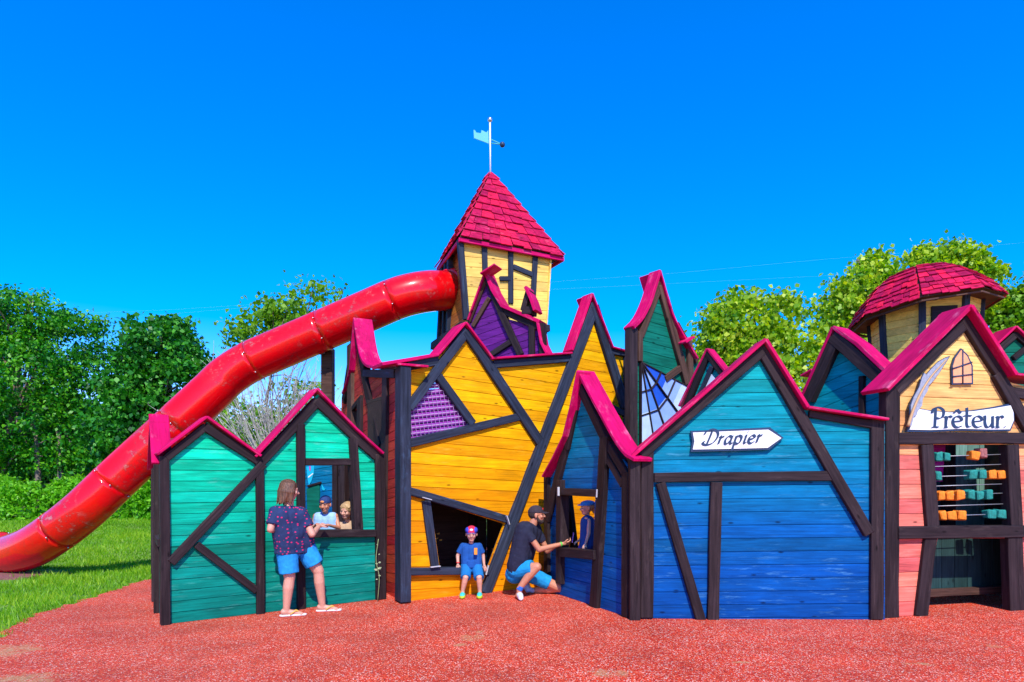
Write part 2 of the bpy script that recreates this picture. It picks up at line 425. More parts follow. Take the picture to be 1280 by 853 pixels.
BI.plate([(385, 596), (391, 591.5), (391, 593), (385.5, 597.6)], .018, .008, M['white'], 'painted_stripe')
BI.plate([(402, 606), (405, 611), (407, 611), (405, 613.5), (402.5, 612)], .012, .01, cy, 'painted_fin')

# =================================================================== RED HOUSE
FR = Frame(gp(427, 11.6), gp(502, 8.42))
R = House('red_playhouse', FR, 'narrow brick red playhouse wall with one tall curved peak, left of the ochre house')
rp = [FR.uz(*p) for p in [(427, 500), (431, 478), (443, 400), (453, 462), (474, 466), (501, 466)]]
ro = [Vector((0, 0))] + rp + [Vector((FR.len, 0))]
rh = [FR.uz(*p) for p in [(441, 516), (450, 508), (450, 532), (441, 545)]]
R.wall([ro], [rh], 'red', 'wall', 0.13, tilt=0.10, metres=True)
R.plate([(440, 514), (451, 505), (451, 534), (440, 547)], -.04, .02, 'purple', 'window_pane')
R.beam((452, 463), (472, 560), 5); R.beam((436, 515), (450, 497), 5); R.beam((448, 500), (447, 560), 4)
R.beam((436, 430), (436, 700), 5, mat='timber_brown'); R.beam((480, 468), (476, 745), 5.5)
R.beam((453, 467), (492, 467), 9, mat='timber_blue'); R.beam((443, 405), (453, 462), 5)
R.beam((443, 405), (428, 502), 4)
R.beam((497, 459), (497, 752), 7, mat='timber_blue', off=.06)
R.cap([(441.5, 398), (448, 440), (456, 456), (466, 459)], back=.20, th=.045, segs=3); R.cap([(466, 459), (498, 455)], back=.3)
R.cap([(441.5, 398), (436, 462), (427, 492)], back=.2, segs=2)
for z in (1.05, 1.55):
    u = FR.len * .86
    bm = bmesh.new(); bmesh.ops.create_icosphere(bm, subdivisions=2, radius=.06)
    for v in bm.verts: v.co *= 1 + .25 * math.sin(v.co.x * 90 + v.co.z * 60)
    link('climbing_hold', bm_mesh('climbing_hold', bm, True), plain('grey_hold', (.1, .09, .1), .6), FR.m @ Matrix.Translation((u * .55, -.05, z + .3)), R.root)

# =================================================================== OCHRE HOUSE
FO = Frame(gp(504, 8.40), gp(790, 10.6))
O = House('ochre_playhouse', FO, 'large ochre yellow plank playhouse wall with two peaks and a slanted low opening', timber='timber_blue')
oo = [FO.uz(*p) for p in [(508, 453), (548, 447), (584, 408), (618, 452), (716, 446), (743, 372), (768, 436), (790, 440)]]
oo = [Vector((oo[0].x, 0))] + oo + [Vector((FO.uz(790, 500).x, 0))]
otri = [FO.uz(*p) for p in [(513, 505), (546, 473), (588, 531), (513, 551)]]
owin = [FO.uz(*p) for p in [(538, 626), (630, 655), (609, 712), (550, 712)]]
O.wall([oo], [otri, owin], 'ochre', 'wall', 0.152, tilt=-0.05, metres=True)
O.beam((506, 455), (506, 757), 10)
O.beam((511, 457.5), (549, 450.5), 11); O.beam((512, 510), (585, 413), 11); O.beam((583, 413), (676, 552), 11.5)
O.beam((546, 466), (592, 530), 9.5); O.beam((511, 554.5), (654, 520), 10)
O.beam((618, 455.5), (716, 447.5), 9)
O.beam((608, 742), (745, 381), 12); O.beam((744, 382), (783, 509), 10.5)
O.beam((511, 613.5), (637, 650), 9.5, off=.055); O.beam((533.5, 626), (545, 711), 10)
O.beam((511, 715), (612, 714.5), 9, off=.075)
O.beam((788, 440), (788, 700), 12); O.beam((765, 439), (790, 443), 7); O.beam((761, 507), (783, 518), 7)
O.cap([(478, 455), (512, 449.5), (549, 443)], back=.28, th=.045); O.cap([(549, 443), (583, 403)], back=.28); O.cap([(583, 403), (617, 448)], back=.25)
O.cap([(615, 448), (716, 441)], back=.25); O.cap([(716, 438), (741, 367)], back=.14, th=.04); O.cap([(741, 367), (767, 434), (793, 441)], back=.3)
# violet lattice in the triangular opening: bars behind a white wire mesh
zt = [FO.uz(*p, -.03) for p in [(511, 507), (546, 472), (590, 532), (511, 553)]]
def hatch(poly, pitch, w, ang, off, th, name, mat, parent, f):
    c, s = math.cos(ang), math.sin(ang); rot = lambda p: Vector((p[0] * c + p[1] * s, -p[0] * s + p[1] * c)); inv = lambda p: Vector((p[0] * c - p[1] * s, p[0] * s + p[1] * c))
    P = [rot(p) for p in poly]; bm = bmesh.new(); z = min(p.y for p in P) + pitch / 2
    while z < max(p.y for p in P):
        xs = []
        for i in range(len(P)):
            a, b = P[i], P[(i + 1) % len(P)]
            if (a.y > z) != (b.y > z): xs.append(a.x + (b.x - a.x) * (z - a.y) / (b.y - a.y))
        xs.sort()
        for x0, x1 in zip(xs[::2], xs[1::2]):
            q = [inv((x0, z - w / 2)), inv((x1, z - w / 2)), inv((x1, z + w / 2)), inv((x0, z + w / 2))]
            fr = [bm.verts.new((p.x, -off, p.y)) for p in q]; bk = [bm.verts.new((p.x, -off + th, p.y)) for p in q]
            bm.faces.new(fr); bm.faces.new(bk[::-1])
            for i in range(4): bm.faces.new([fr[i], fr[(i + 1) % 4], bk[(i + 1) % 4], bk[i]])
        z += pitch
    return link(name, bm_mesh(name, bm), mat, f.m, parent)
hatch(zt, .075, .062, .15, -.03, .02, 'lattice_bars', plain('violet_bars', (.30, .03, .34), .5, noise=.2), O.root, FO)
hatch(zt, .075, .011, .15, -.005, .006, 'wire_mesh', plain('pale_wire', (.46, .30, .50), .5), O.root, FO)
hatch(zt, .060, .007, .15 + math.pi / 2, -.001, .006, 'wire_mesh', plain('pale_wire_upright', (.34, .18, .38), .5), O.root, FO)
for a, b in [((529, 622), (540, 625)), ((634, 645), (637.5, 656)), ((539, 709.5), (551, 708)), ((611, 707), (608, 719))]:
    O.beam(a, b, 1.0, mat='timber', off=.115, deep=-.09, name='plastic_strip').data.materials[0] = M['strip']
# dark room behind the opening: sides, back, deck
u0, u1 = FO.uz(512, 600).x, FO.uz(672, 600).x
def box_part(f, lo, hi, mat, name, parent, bev=.003): return link(name, box_me(name, lo, hi, bev), M[mat], f.m, parent)
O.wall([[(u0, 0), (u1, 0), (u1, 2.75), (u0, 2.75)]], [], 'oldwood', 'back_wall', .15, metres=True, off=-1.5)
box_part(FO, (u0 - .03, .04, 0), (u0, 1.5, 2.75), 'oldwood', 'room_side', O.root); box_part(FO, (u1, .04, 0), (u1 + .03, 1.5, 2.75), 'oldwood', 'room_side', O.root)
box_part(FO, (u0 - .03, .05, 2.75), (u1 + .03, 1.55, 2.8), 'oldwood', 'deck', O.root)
op = plain('orange_fleck_paint', (.8, .3, .02), .5)  # small flat orange bits inside the dark opening
for px, py in ((548, 667), (546, 673), (551, 675), (617, 686), (619, 688)):
    O.plate([(px - 1.5, py), (px + 1.8, py - .8), (px + 1.4, py + 1.0), (px - 1, py + 1.4)], -.6, .02, op, 'orange_bit')

# =================================================================== BLUE HOUSE WITH THE GIRL'S WINDOW (angled)
FL = Frame(gp(679, 9.35), gp(787, 7.42))
LB = House('blue_corner_playhouse', FL, 'angled blue playhouse wall with a steep peak and a girl in its window')
lo = [FL.uz(*p) for p in [(681, 600), (704, 545), (721, 472), (756, 545), (786, 585)]]
lo = [Vector((lo[0].x, 0))] + lo + [Vector((FL.len, 0))]
lw = [FL.uz(*p) for p in [(701, 619), (744, 621), (741, 688), (701, 687)]]
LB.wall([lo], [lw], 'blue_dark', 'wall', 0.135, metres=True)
LB.beam((682, 592), (682, 732), 5); LB.beam((682, 650), (706, 556), 7); LB.beam((705, 560), (722, 480), 8)
LB.beam((722, 482), (755, 551), 8); LB.beam((754, 549), (786, 602), 8)
LB.beam((754, 545), (740.5, 760), 9, off=.06); LB.beam((698, 600), (697.5, 730), 6, off=.06)
LB.beam((698, 614.5), (746, 617), 9, off=.07); LB.beam((699, 690.5), (742, 694), 11, off=.08)
LB.beam((754, 566), (777, 606), 7); LB.beam((780.5, 590), (780, 772), 8)
LB.cap([(721, 464), (755, 528), (776, 563), (792, 575)], back=.16, th=.04, segs=3)
LB.cap([(721, 464), (703, 545), (677, 596)], back=.06, front=.14, segs=2)
for a, b in [((697, 609), (697, 620)), ((745.5, 612), (745, 622))]:
    LB.beam(a, b, .7, off=.115, deep=-.1, name='plastic_strip').data.materials[0] = M['strip']

LB.beam((707, 612), (717, 700), 6, off=-.45, deep=.52); LB.beam((700, 600), (700, 720), 5, off=-.3, deep=.36)
# =================================================================== BLUE DRAPER'S HOUSE
FB = Frame(gp(790, 7.38), gp(1107, 7.33))
B = House('blue_shop_playhouse', FB, 'wide blue plank playhouse wall with one broad peak and the arrow shaped shop sign')
bo = [FB.uz(*p) for p in [(803, 572), (956, 436), (1012, 514), (1106, 530)]]
bo = [Vector((bo[0].x, 0))] + bo + [Vector((bo[-1].x, 0))]
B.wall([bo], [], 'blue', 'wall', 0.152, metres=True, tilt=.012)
B.beam((794, 571), (794, 778), 13, off=.10, deep=.05); B.beam((809.5, 560), (809, 773), 16)
B.beam((802, 570), (955, 438), 12, off=.05); B.beam((949, 430), (1088, 668), 13.5)
B.beam((1012, 517), (1092, 531), 9)
B.beam((1098, 524), (1097, 775), 16)
B.beam((818, 597), (1042, 595), 12); B.beam((896, 603), (892, 777), 14); B.beam((826, 604), (877, 777), 12)
B.cap([(789, 572), (958, 424)], back=.2, th=.04, front=.12); B.cap([(958, 424), (1011, 509)], back=.2, th=.04, front=.12); B.cap([(1011, 509), (1112, 524)], back=.22, front=.13)
# inner return wall behind the shop front so that it is a corner, not a card
FBs = Frame((FB.g0.x + FB.len - .02, FB.g0.y + .03), (FB.g0.x + FB.len + .75, FB.g0.y + 1.9))
FBs2 = Frame((FBs.g0.x + .75, FBs.g0.y + 1.87), (FBs.g0.x, FBs.g0.y))
B.wall([[(0, 0), (FBs2.len, 0), (FBs2.len, 2.2), (0, 2.2)]], [], 'blue_dark', 'side_wall', .15, metres=True, frame=FBs2)

# =================================================================== LENDER'S HOUSE (right)
FP = Frame(gp(1109, 7.45), gp(1345, 8.1))
P = House('moneylender_playhouse', FP, 'yellow to salmon plank playhouse with a steep crimson gable, the scroll sign and bead counter')
po = [FP.uz(*p) for p in [(1116, 485), (1209, 396), (1262, 478), (1345, 500)]]
po = [Vector((po[0].x, 0))] + po + [Vector((FP.len, 0))]
pw1 = [FP.uz(*p) for p in [(1167, 556), (1262, 556), (1266, 658), (1172, 658)]]
pw2 = [FP.uz(*p) for p in [(1172, 673), (1259, 673), (1259, 760), (1156, 760)]]
pw2[2].y = 0.0; pw2[3].y = 0.0; pw2[2].x += .0
pw2[2].y -= .01; pw2[3].y -= .01
P.wall([po], [pw1, pw2], 'sandy', 'wall', 0.172, metres=True)
P.beam((1117, 480), (1115, 773), 18)
P.beam((1121, 488), (1209, 403), 13); P.beam((1207, 396), (1256, 474), 14); P.beam((1248, 466), (1300, 555), 14)
P.beam((1256, 488), (1345, 505), 12)
P.beam((1124, 548), (1345, 548), 14, off=.055); P.beam((1160, 556), (1167, 659), 15); P.beam((1267, 556), (1272, 658), 15)
P.beam((1124, 666), (1345, 664), 15, off=.055); P.beam((1165, 672), (1153, 771), 15); P.beam((1270, 672), (1273, 764), 18)
P.cap([(1110, 487), (1216, 382)], back=.26, front=.14, th=.05); P.cap([(1216, 382), (1272, 468)], back=.3, front=.16, th=.05); P.cap([(1272, 468), (1345, 474)], back=.3, front=.16)
pu0, pu1 = 0.3, FP.len
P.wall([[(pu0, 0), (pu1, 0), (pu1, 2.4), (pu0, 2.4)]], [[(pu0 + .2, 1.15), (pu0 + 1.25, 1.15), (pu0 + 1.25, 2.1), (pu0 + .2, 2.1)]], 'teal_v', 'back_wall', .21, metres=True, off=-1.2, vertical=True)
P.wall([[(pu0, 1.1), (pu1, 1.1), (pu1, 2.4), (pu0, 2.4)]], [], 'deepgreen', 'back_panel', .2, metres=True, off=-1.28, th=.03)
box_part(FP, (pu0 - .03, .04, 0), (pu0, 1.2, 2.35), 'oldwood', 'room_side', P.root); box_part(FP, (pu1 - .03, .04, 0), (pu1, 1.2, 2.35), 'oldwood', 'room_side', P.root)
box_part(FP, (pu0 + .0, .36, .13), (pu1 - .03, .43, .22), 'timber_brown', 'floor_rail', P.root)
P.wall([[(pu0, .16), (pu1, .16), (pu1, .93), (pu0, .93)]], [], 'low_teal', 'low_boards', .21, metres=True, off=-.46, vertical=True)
P.plate([(1164, 556), (1182, 556), (1178, 602), (1165, 602)], -.5, .03, 'magenta', 'magenta_panel')
P.plate([(1166, 556), (1345, 556), (1345, 545), (1166, 545)], -.9, .06, 'timber', 'lintel')
P.beam((1189, 552), (1189, 664), 14, off=-.85, deep=.95)

# =================================================================== BACK ROW GABLES
FT = Frame(gp(791, 9.0), gp(875, 9.9))
T = House('tall_green_playhouse', FT, 'tall bottle green gable with swooping crimson roof boards and a blue cobweb glass below')
to = [FT.uz(*p) for p in [(795, 418), (828, 346), (847, 405), (872, 452), (874, 500)]]
to = [Vector((to[0].x, 0))] + to + [Vector((to[-1].x, 0))]
tg = [FT.uz(*p) for p in [(799, 450), (861, 491), (848, 525), (820, 545), (799, 547)]]
T.wall([to], [], 'deepgreen', 'wall', .15, metres=True, tilt=-.06)
T.beam((793, 410), (793, 700), 9); T.beam((802, 420), (827, 354), 7, mat='timber_brown'); T.beam((801.5, 415), (801.5, 452), 5, mat='timber_brown')
T.beam((827, 356), (861, 480), 8, mat='timber_brown'); T.beam((847, 405), (873, 452), 7, mat='timber_brown'); T.beam((863, 425), (865, 480), 6, mat='timber_brown')
T.beam((833, 474), (855, 458), 7, mat='timber_brown');
T.cap([(793, 409), (805, 396), (816, 372), (826, 338)], back=.10, th=.05, segs=3); T.cap([(826, 338), (836, 372), (846, 402), (873, 448)], back=.3, segs=3)
T.cap([(858, 428), (869, 421)], back=.1, front=.2)
# cobweb glass: panes of different blues with lead lines
ap = Vector((FT.uz(799, 453).x, FT.uz(799, 453).y)); 
rim = [FT.uz(*p) for p in [(799, 558), (815, 552), (832, 545), (849, 522), (864, 487)]]
shades = [(.02, .10, .55), (.10, .25, .70), (.30, .45, .78), (.55, .68, .85)]
cols = []
for i in range(4):
    fr = [0, .36, .62, 1.0] if i != 3 else [0, .5, .78, 1.0]
    for j in range(3):
        a0 = ap.lerp(rim[i], fr[j] if j else .02); a1 = ap.lerp(rim[i], fr[j + 1]); b0 = ap.lerp(rim[i + 1], fr[j] if j else .02); b1 = ap.lerp(rim[i + 1], fr[j + 1])
        k = [[2, 2, 3], [1, 1, 2], [2, 0, 2], [0, 2, 3]][i][j]
        m = plain('blue_glass_pane', shades[k], .15, spec=.6, noise=.12, nscale=6)
        T.plate([a0, b0, b1, a1], .03 + .001 * ((i + j) % 3), .02, m, 'glass_pane', metres=True)
for i in range(5):
    T.beam(ap, rim[i], .02, off=.045, deep=0, metres=True, name='lead_line')
for j in (.36, .64, 1.0):
    for i in range(4):
        T.beam(ap.lerp(rim[i], j), ap.lerp(rim[i + 1], j), .018, off=.045, deep=0, metres=True, name='lead_line')

FS = Frame(gp(850, 9.0), gp(912, 8.4))
S = House('small_glazed_gable', FS, 'small steep gable with pale blue boards and white glass, peeping over the draper wall', 'playhouse')
so = [FS.uz(*p) for p in [(851, 508), (884, 440), (915, 480)]]; so = [Vector((so[0].x, 0))] + so + [Vector((so[-1].x, 0))]
S.wall([so], [], 'blue', 'wall', .14, metres=True, tilt=.3)
S.beam((855, 512), (883, 443), 8); S.beam((882, 440), (914, 482), 8); S.beam((868, 505), (889, 458), 5, mat='timber_blue')
S.plate([(880, 478), (886, 464), (897, 477), (880, 488)], .02, .02, plain('milky_glass', (.65, .75, .85), .2), 'glass_pane')
S.cap([(848, 508), (883, 436)], back=.1, front=.06); S.cap([(883, 436), (915, 476)], back=.1, front=.06)

FD = Frame(gp(1000, 9.6), gp(1120, 8.4))
D = House('dark_blue_gable', FD, 'dark blue gable with thick black frame left of the round shingled turret', 'playhouse')
do = [FD.uz(*p) for p in [(1006, 492), (1042, 416), (1108, 478)]]; do = [Vector((do[0].x, 0))] + do + [Vector((do[-1].x, 0))]
D.wall([do], [], 'blue_dark', 'wall', .17, metres=True, tilt=.28)
D.beam((1007, 500), (1043, 422), 14, off=.12); D.beam((1039, 420), (1112, 484), 16, off=.12); D.beam((1076, 470), (1076, 520), 7)
D.cap([(1002, 494), (1040, 409)], back=.2, front=.14, th=.04); D.cap([(1040, 409), (1070, 430), (1110, 468)], back=.22, front=.14, th=.05)
D.cap([(1000, 470), (1014, 462)], front=-.6, back=.9)

FE = Frame(gp(1238, 9.3), gp(1330, 9.3))
E = House('far_right_gable', FE, 'small dark green gable with crimson roof boards at the right edge of the picture', 'playhouse')
eo = [FE.uz(*p) for p in [(1240, 440), (1272, 414), (1310, 450)]]; eo = [Vector((eo[0].x, 0))] + eo + [Vector((eo[-1].x, 0))]
E.wall([eo], [], 'deepgreen', 'wall', .15, metres=True)
E.beam((1246, 440), (1272, 417), 8); E.beam((1271, 416), (1310, 452), 8); E.beam((1268, 448), (1290, 430), 6)
E.cap([(1241, 436), (1271, 408)], back=.3); E.cap([(1271, 408), (1312, 446)], back=.3)

# purple dormer house in front of the tower
FV = Frame(gp(584, 10.7), gp(684, 10.1))
V = House('purple_playhouse', FV, 'small purple plank gable with curling crimson roof, tucked in front of the yellow tower')
vo = [FV.uz(*p) for p in [(587, 404), (606, 346), (630, 398), (672, 408), (680, 440)]]; vo = [Vector((vo[0].x, 1.5))] + vo + [Vector((vo[-1].x, 1.5))]
V.wall([vo], [], 'purple', 'wall', .12, metres=True, tilt=.22)
V.beam((585, 402), (607, 346), 6, mat='timber_brown'); V.beam((590, 408), (611, 372), 5, mat='timber_brown')
V.beam((607, 345), (626, 392), 7); V.beam((625, 390), (650, 444), 8); V.beam((626, 388), (672, 409), 7)
V.beam((612, 444), (638, 427), 7); V.beam((664, 404), (664, 446), 7); V.beam((676, 404), (677, 446), 7)
V.cap([(606, 339), (615, 362), (627, 382), (674, 402)], back=.2, th=.06); V.cap([(584, 400), (606, 339)], back=.2)
V.cap([(600, 342), (618, 330)], back=.05, front=.22, th=.03)
V.cap([(671, 400), (676, 428), (683, 442)], back=.2, th=.04)
V.beam((652, 388), (665, 388), 9, off=.1, deep=.1); V.beam((653, 388), (660, 362), 6, off=.1, deep=.1); V.cap([(656, 358), (663, 373), (668, 388)], back=.12, front=.16, th=.05)
for q in (0.1, FV.len - .1): V.beam((q, 0), (q, 1.6), .12, metres=True)
# =================================================================== TOWERS
def shingle_rows(quads, width=.17, th=.022, lift=.036, seed=1):
    """quads: list of (BL,BR,TL,TR, rows). separate small boards, overlapping, ragged lower edge"""
    r = random.Random(seed); V_ = []; Fc = []
    for BL, BR, TL, TR, rows in quads:
        BL, BR, TL, TR = map(Vector, (BL, BR, TL, TR))
        N = (BR - BL).cross(TL - BL if (TL - BL).length > .01 else TR - BL).normalized()
        for i in range(rows):
            t0 = i / rows; t1 = min(1, (i + 1.35) / rows)
            A0 = BL.lerp(TL, t0); B0 = BR.lerp(TR, t0); A1 = BL.lerp(TL, t1); B1 = BR.lerp(TR, t1)
            ln = (B0 - A0).length; n = max(1, round(ln / width)); cuts = [0.0]
            for k in range(1, n): cuts.append((k + r.uniform(-.22, .22) + (.25 if i % 2 else -.25) * .8) / n)
            cuts.append(1.0); cuts.sort()
            for a, b in zip(cuts[:-1], cuts[1:]):
                if b - a < .02: continue
                g = .004 / max(ln, .05); a2, b2 = a + g, b - g
                dn = (A0 - A1).normalized() * r.uniform(-.015, .045); l0 = lift + r.uniform(-.004, .01)
                p = [A0.lerp(B0, a2) + dn + N * l0, A0.lerp(B0, b2) + dn + N * l0, A1.lerp(B1, b2) + N * .004, A1.lerp(B1, a2) + N * .004]
                s = len(V_); V_ += p + [q + N * th for q in p]
                Fc += [(s, s + 3, s + 2, s + 1), (s + 4, s + 5, s + 6, s + 7), (s, s + 1, s + 5, s + 4), (s + 1, s + 2, s + 6, s + 5), (s + 2, s + 3, s + 7, s + 6), (s + 3, s, s + 4, s + 7)]
    return V_, Fc

TS = .9
def WT(px, py, Y): return W(px, py, Y * TS)
# ---- tall yellow tower
C1 = WT(575, 296, 12.0); C2 = WT(704, 321, 12.9); C0 = WT(546, 337, 13.9); C3 = WT(668, 343, 14.9); AP = WT(613, 216, 13.1)
b1, b2 = WT(583, 408, 12.15), WT(684, 412, 12.85)      # lower corners
t1_, t2_ = WT(577, 298, 12.12), WT(690, 320, 12.85)
t0_, b0_ = WT(552, 330, 13.75), WT(545, 434, 13.6)
t3_, b3_ = t2_ + (t0_ - t1_), b2 + (b0_ - b1)
tower = empty('slide_tower', Vector((-.05, 13.1 * TS, 0)), 'tall leaning pale yellow timber tower with a pointed shingle roof, where the slide starts', 'tower')
def slab(P, th, mat, name, parent, pitch=.15, holes=(), grain_dir=None):
    """board clad face through four 3D corners: BL, BR, TR, TL"""
    BL, BR, TR, TL = P; x = (BR - BL).normalized(); n = x.cross((TL - BL).normalized()).normalized(); z = n.cross(x); y = -n if False else z.cross(x)
    m = Matrix.Identity(4)
    for i in range(3): m[i][0] = x[i]; m[i][1] = y[i]; m[i][2] = z[i]; m[i][3] = BL[i]
    to2 = lambda p: Vector(((p - BL).dot(x), (p - BL).dot(z)))
    bm = planks_bm([[to2(p) for p in P]], holes, pitch, 0.0, th=th)
    return link(name, bm_mesh(name, bm), M[mat], m, parent), m
f1, m1 = slab([b1, b2, t2_, t1_], .03, 'yellow', 'front_wall', tower, .17)
f2, m2 = slab([b0_, b1, t1_, t0_], .03, 'orangeply', 'slide_side_wall', tower, .2)
slab([b2, b3_, t3_, t2_], .03, 'yellow', 'side_wall', tower, .17); slab([b3_, b0_, t0_, t3_], .03, 'yellow', 'rear_wall', tower, .17)
def beam3(a, b, w, th, n, mat, name, parent):
    """timber between 3D points lying on a face with outward normal n"""
    d = (b - a); ln = d.length; x = d.normalized(); y = -(n - x * n.dot(x)).normalized(); z = x.cross(y)
    m = Matrix.Identity(4)
    for i in range(3): m[i][0] = x[i]; m[i][1] = y[i]; m[i][2] = z[i]; m[i][3] = a[i]
    return link(name, box_me(name, (0, -th, -w / 2), (ln, th, w / 2), .006), M[mat], m, parent)
n1 = -Vector((m1[0][1], m1[1][1], m1[2][1])); n2 = -Vector((m2[0][1], m2[1][1], m2[2][1]))
def onface(px, py, m, P0, n):
    r = Vector(((px - CX) / FPX, 1, (HY - py) / FPX)); o = Vector((0, 0, CAMH)); t = (P0 - o).dot(n) / r.dot(n); return o + r * t
for k, (a, b, w) in enumerate([((605, 302), (606, 342), .10), ((638, 308), (638, 380), .095), ((669, 314), (666, 372), .10), ((641, 334), (665, 344), .09), ((624, 349), (637, 349), .08), ((575, 300), (583, 400), .10)]):
    beam3(onface(*a, m1, b1, n1), onface(*b, m1, b1, n1), w, .03 + .003 * k, n1, 'timber_blue', 'timber_beam', tower)
beam3(b0_ + n2 * .02, b1 + n2 * .02, .14, .09, n2, 'timber', 'sill_beam', tower); beam3(b1 + n1 * .02, b2 + n1 * .02, .12, .1, n1, 'timber', 'sill_beam', tower)
for q in (.12, .3, .45): beam3(b0_.lerp(b1, q), t0_.lerp(t1_, q), .08, .05, n2, 'timber_blue', 'timber_beam', tower)
# floor and four legs down to the ground
cen = (b0_ + b1 + b2 + b3_) / 4
me = pymesh('floor_plate', [b0_, b1, b2, b3_] + [p - Vector((0, 0, .08)) for p in (b0_, b1, b2, b3_)], [(0, 1, 2, 3), (4, 7, 6, 5), (0, 4, 5, 1), (1, 5, 6, 2), (2, 6, 7, 3), (3, 7, 4, 0)])
link('floor_plate', me, M['timber'], Matrix(), tower)
for p in (b0_, b1, b2, b3_):
    q = p.lerp(cen, .12); link('leg', tube_mesh('leg', [Vector((q.x + (cen.x - q.x) * .1, q.y, 0)), q], .09, 8), M['timber'], Matrix(), tower)
# roof: underside board and shingled faces
quads = []
ring = [C0, C1, C2, C3]
for i in range(4):
    quads.append((ring[i], ring[(i + 1) % 4], AP, AP, 10))
sv, sf = shingle_rows(quads, .19, seed=3)
roof = link('roof', pymesh('roof', [C0, C1, C2, C3, AP], [(0, 1, 4), (1, 2, 4), (2, 3, 4), (3, 0, 4), (3, 2, 1, 0)]), M['timber_brown'], Matrix(), tower)
o = link('shingles', pymesh('shingles', [p - AP for p in map(Vector, sv)], sf), M['shingle'], Matrix.Translation(AP), roof)
def mat_shingle_fix(): pass
for i in range(4):
    a, b = ring[i], ring[(i + 1) % 4]; d = (b - a).normalized(); n = d.cross(Vector((0, 0, 1))); beam3(a - Vector((0, 0, .05)), b - Vector((0, 0, .05)), .07, .02, n, 'pink', 'eave_board', roof)

# weather vane
vane = empty('weather_vane', AP.copy(), 'thin white weather vane pole with a pale turquoise banner on the tower tip', 'weather vane')
link('pole', tube_mesh('pole', [AP - Vector((0, 0, .15)), WT(612.5, 151, 13.1)], .014, 8), M['white'], Matrix(), vane)
bm = bmesh.new(); bmesh.ops.create_uvsphere(bm, u_segments=12, v_segments=8, radius=.045); link('finial', bm_mesh('finial', bm, True), M['steel'], Matrix.Translation(WT(612.5, 150, 13.1)), vane)
fl = [(610.5, 163), (611, 180), (606, 178), (592.5, 173), (592, 162.5), (594.5, 164), (595, 166), (601, 167), (602, 163), (608, 166)]
FVn = Frame((0, 13.1 * TS), (1, 13.1 * TS)); P2 = [Vector(((x - CX) / FPX * 13.1 * TS, CAMH + (HY - y) / FPX * 13.1 * TS)) for x, y in fl]
plate(FVn, P2, .006, .012, M['vane'], 'banner', vane)
for z0, z1 in ((174, 180), (179, 180.5)):
    link('arrow_rod', tube_mesh('arrow_rod', [WT(612.5, z0, 13.1), WT(628, 181, 13.1)], .010, 6), M['vane'], Matrix(), vane)
bm = bmesh.new(); bmesh.ops.create_uvsphere(bm, u_segments=12, v_segments=8, radius=.05); link('ball', bm_mesh('ball', bm, True), M['ink'], Matrix.Translation(WT(628, 181, 13.1)), vane)

# ---- round turret with domed shingle roof
TY = 10.6
tc_ = W(1154, 600, TY); tc_.z = 0
turret = empty('round_turret', tc_, 'squat round pale yellow turret under a domed red shingle roof, behind the scroll sign house', 'tower')
zt_, zb_ = CAMH + (HY - 391) / FPX * TY, 2.2
def ringpts(r, z, n=8, ph=.2, dx=0, dy=0): return [Vector((tc_.x + dx + r * math.cos(2 * math.pi * k / n + ph), tc_.y + dy + r * math.sin(2 * math.pi * k / n + ph), z)) for k in range(n)]
lo_, hi_ = ringpts(.66, zb_), ringpts(.80, zt_ + .15)
# octagonal drum: each side a clad face merged in one wall part
bmall = []; vs = []; fs = []
for k in range(8):
    k2 = (k + 1) % 8; BL, BR, TR, TL = lo_[k], lo_[k2], hi_[k2], hi_[k]
    x = (BR - BL).normalized(); n = x.cross((TL - BL).normalized()).normalized(); z = n.cross(x); y = z.cross(x)
    to2 = lambda p: Vector(((p - BL).dot(x), (p - BL).dot(z)))
    b_ = planks_bm([[to2(p) for p in (BL, BR, TR, TL)]], [], .115, 0.0, th=.03)
    b_.verts.index_update(); s0 = len(vs)
    for v in b_.verts: vs.append(BL + x * v.co.x + y * v.co.y + z * v.co.z - tc_)
    for f in b_.faces: fs.append([s0 + v.index for v in f.verts])
    b_.free()
link('drum_wall', pymesh('drum_wall', vs, fs), M['yellow'], Matrix.Translation(tc_), turret)
for k in range(8):
    n = Vector((lo_[k].x - tc_.x, lo_[k].y - tc_.y, 0)).normalized(); beam3(lo_[k] + n * .0, hi_[k], .10, .035, n, 'timber_blue', 'timber_beam', turret)
for k in (5,):   # dark louvred vent
    a = lo_[k].lerp(hi_[k], .72); b = lo_[k + 1].lerp(hi_[k + 1], .72); c = lo_[k].lerp(hi_[k], .95); d = lo_[k + 1].lerp(hi_[k + 1], .95)
    n = Vector(((a + b).x / 2 - tc_.x, (a + b).y / 2 - tc_.y, 0)).normalized()
    beam3((a + c) / 2 + (b - a) * .2 + n * .02, (b + d) / 2 - (b - a) * .2 + n * .02, .3, .02, n, 'timber', 'vent_panel', turret)
for a in range(4): link('leg', tube_mesh('leg', [ringpts(.55, 0, 4)[a], ringpts(.55, zb_ + .05, 4)[a]], .08, 8), M['timber'], Matrix(), turret)
prof = [(1.10, 0.0), (.96, .24), (.74, .46), (.50, .62), (.25, .71)]
tilt = Matrix.Translation(Vector((tc_.x, tc_.y, zt_ - .02))) @ Matrix.Rotation(math.radians(-6), 4, 'Y') @ Matrix.Rotation(math.radians(-5), 4, 'X')
rings = [[tilt @ Vector((r * math.cos(2 * math.pi * k / 8 + .2), r * math.sin(2 * math.pi * k / 8 + .2), z)) for k in range(8)] for r, z in prof]
apx = tilt @ Vector((0, 0, .74)); quads = []
for j in range(4):
    for k in range(8): k2 = (k + 1) % 8; quads.append((rings[j][k], rings[j][k2], rings[j + 1][k], rings[j + 1][k2], 2 if j else 3))
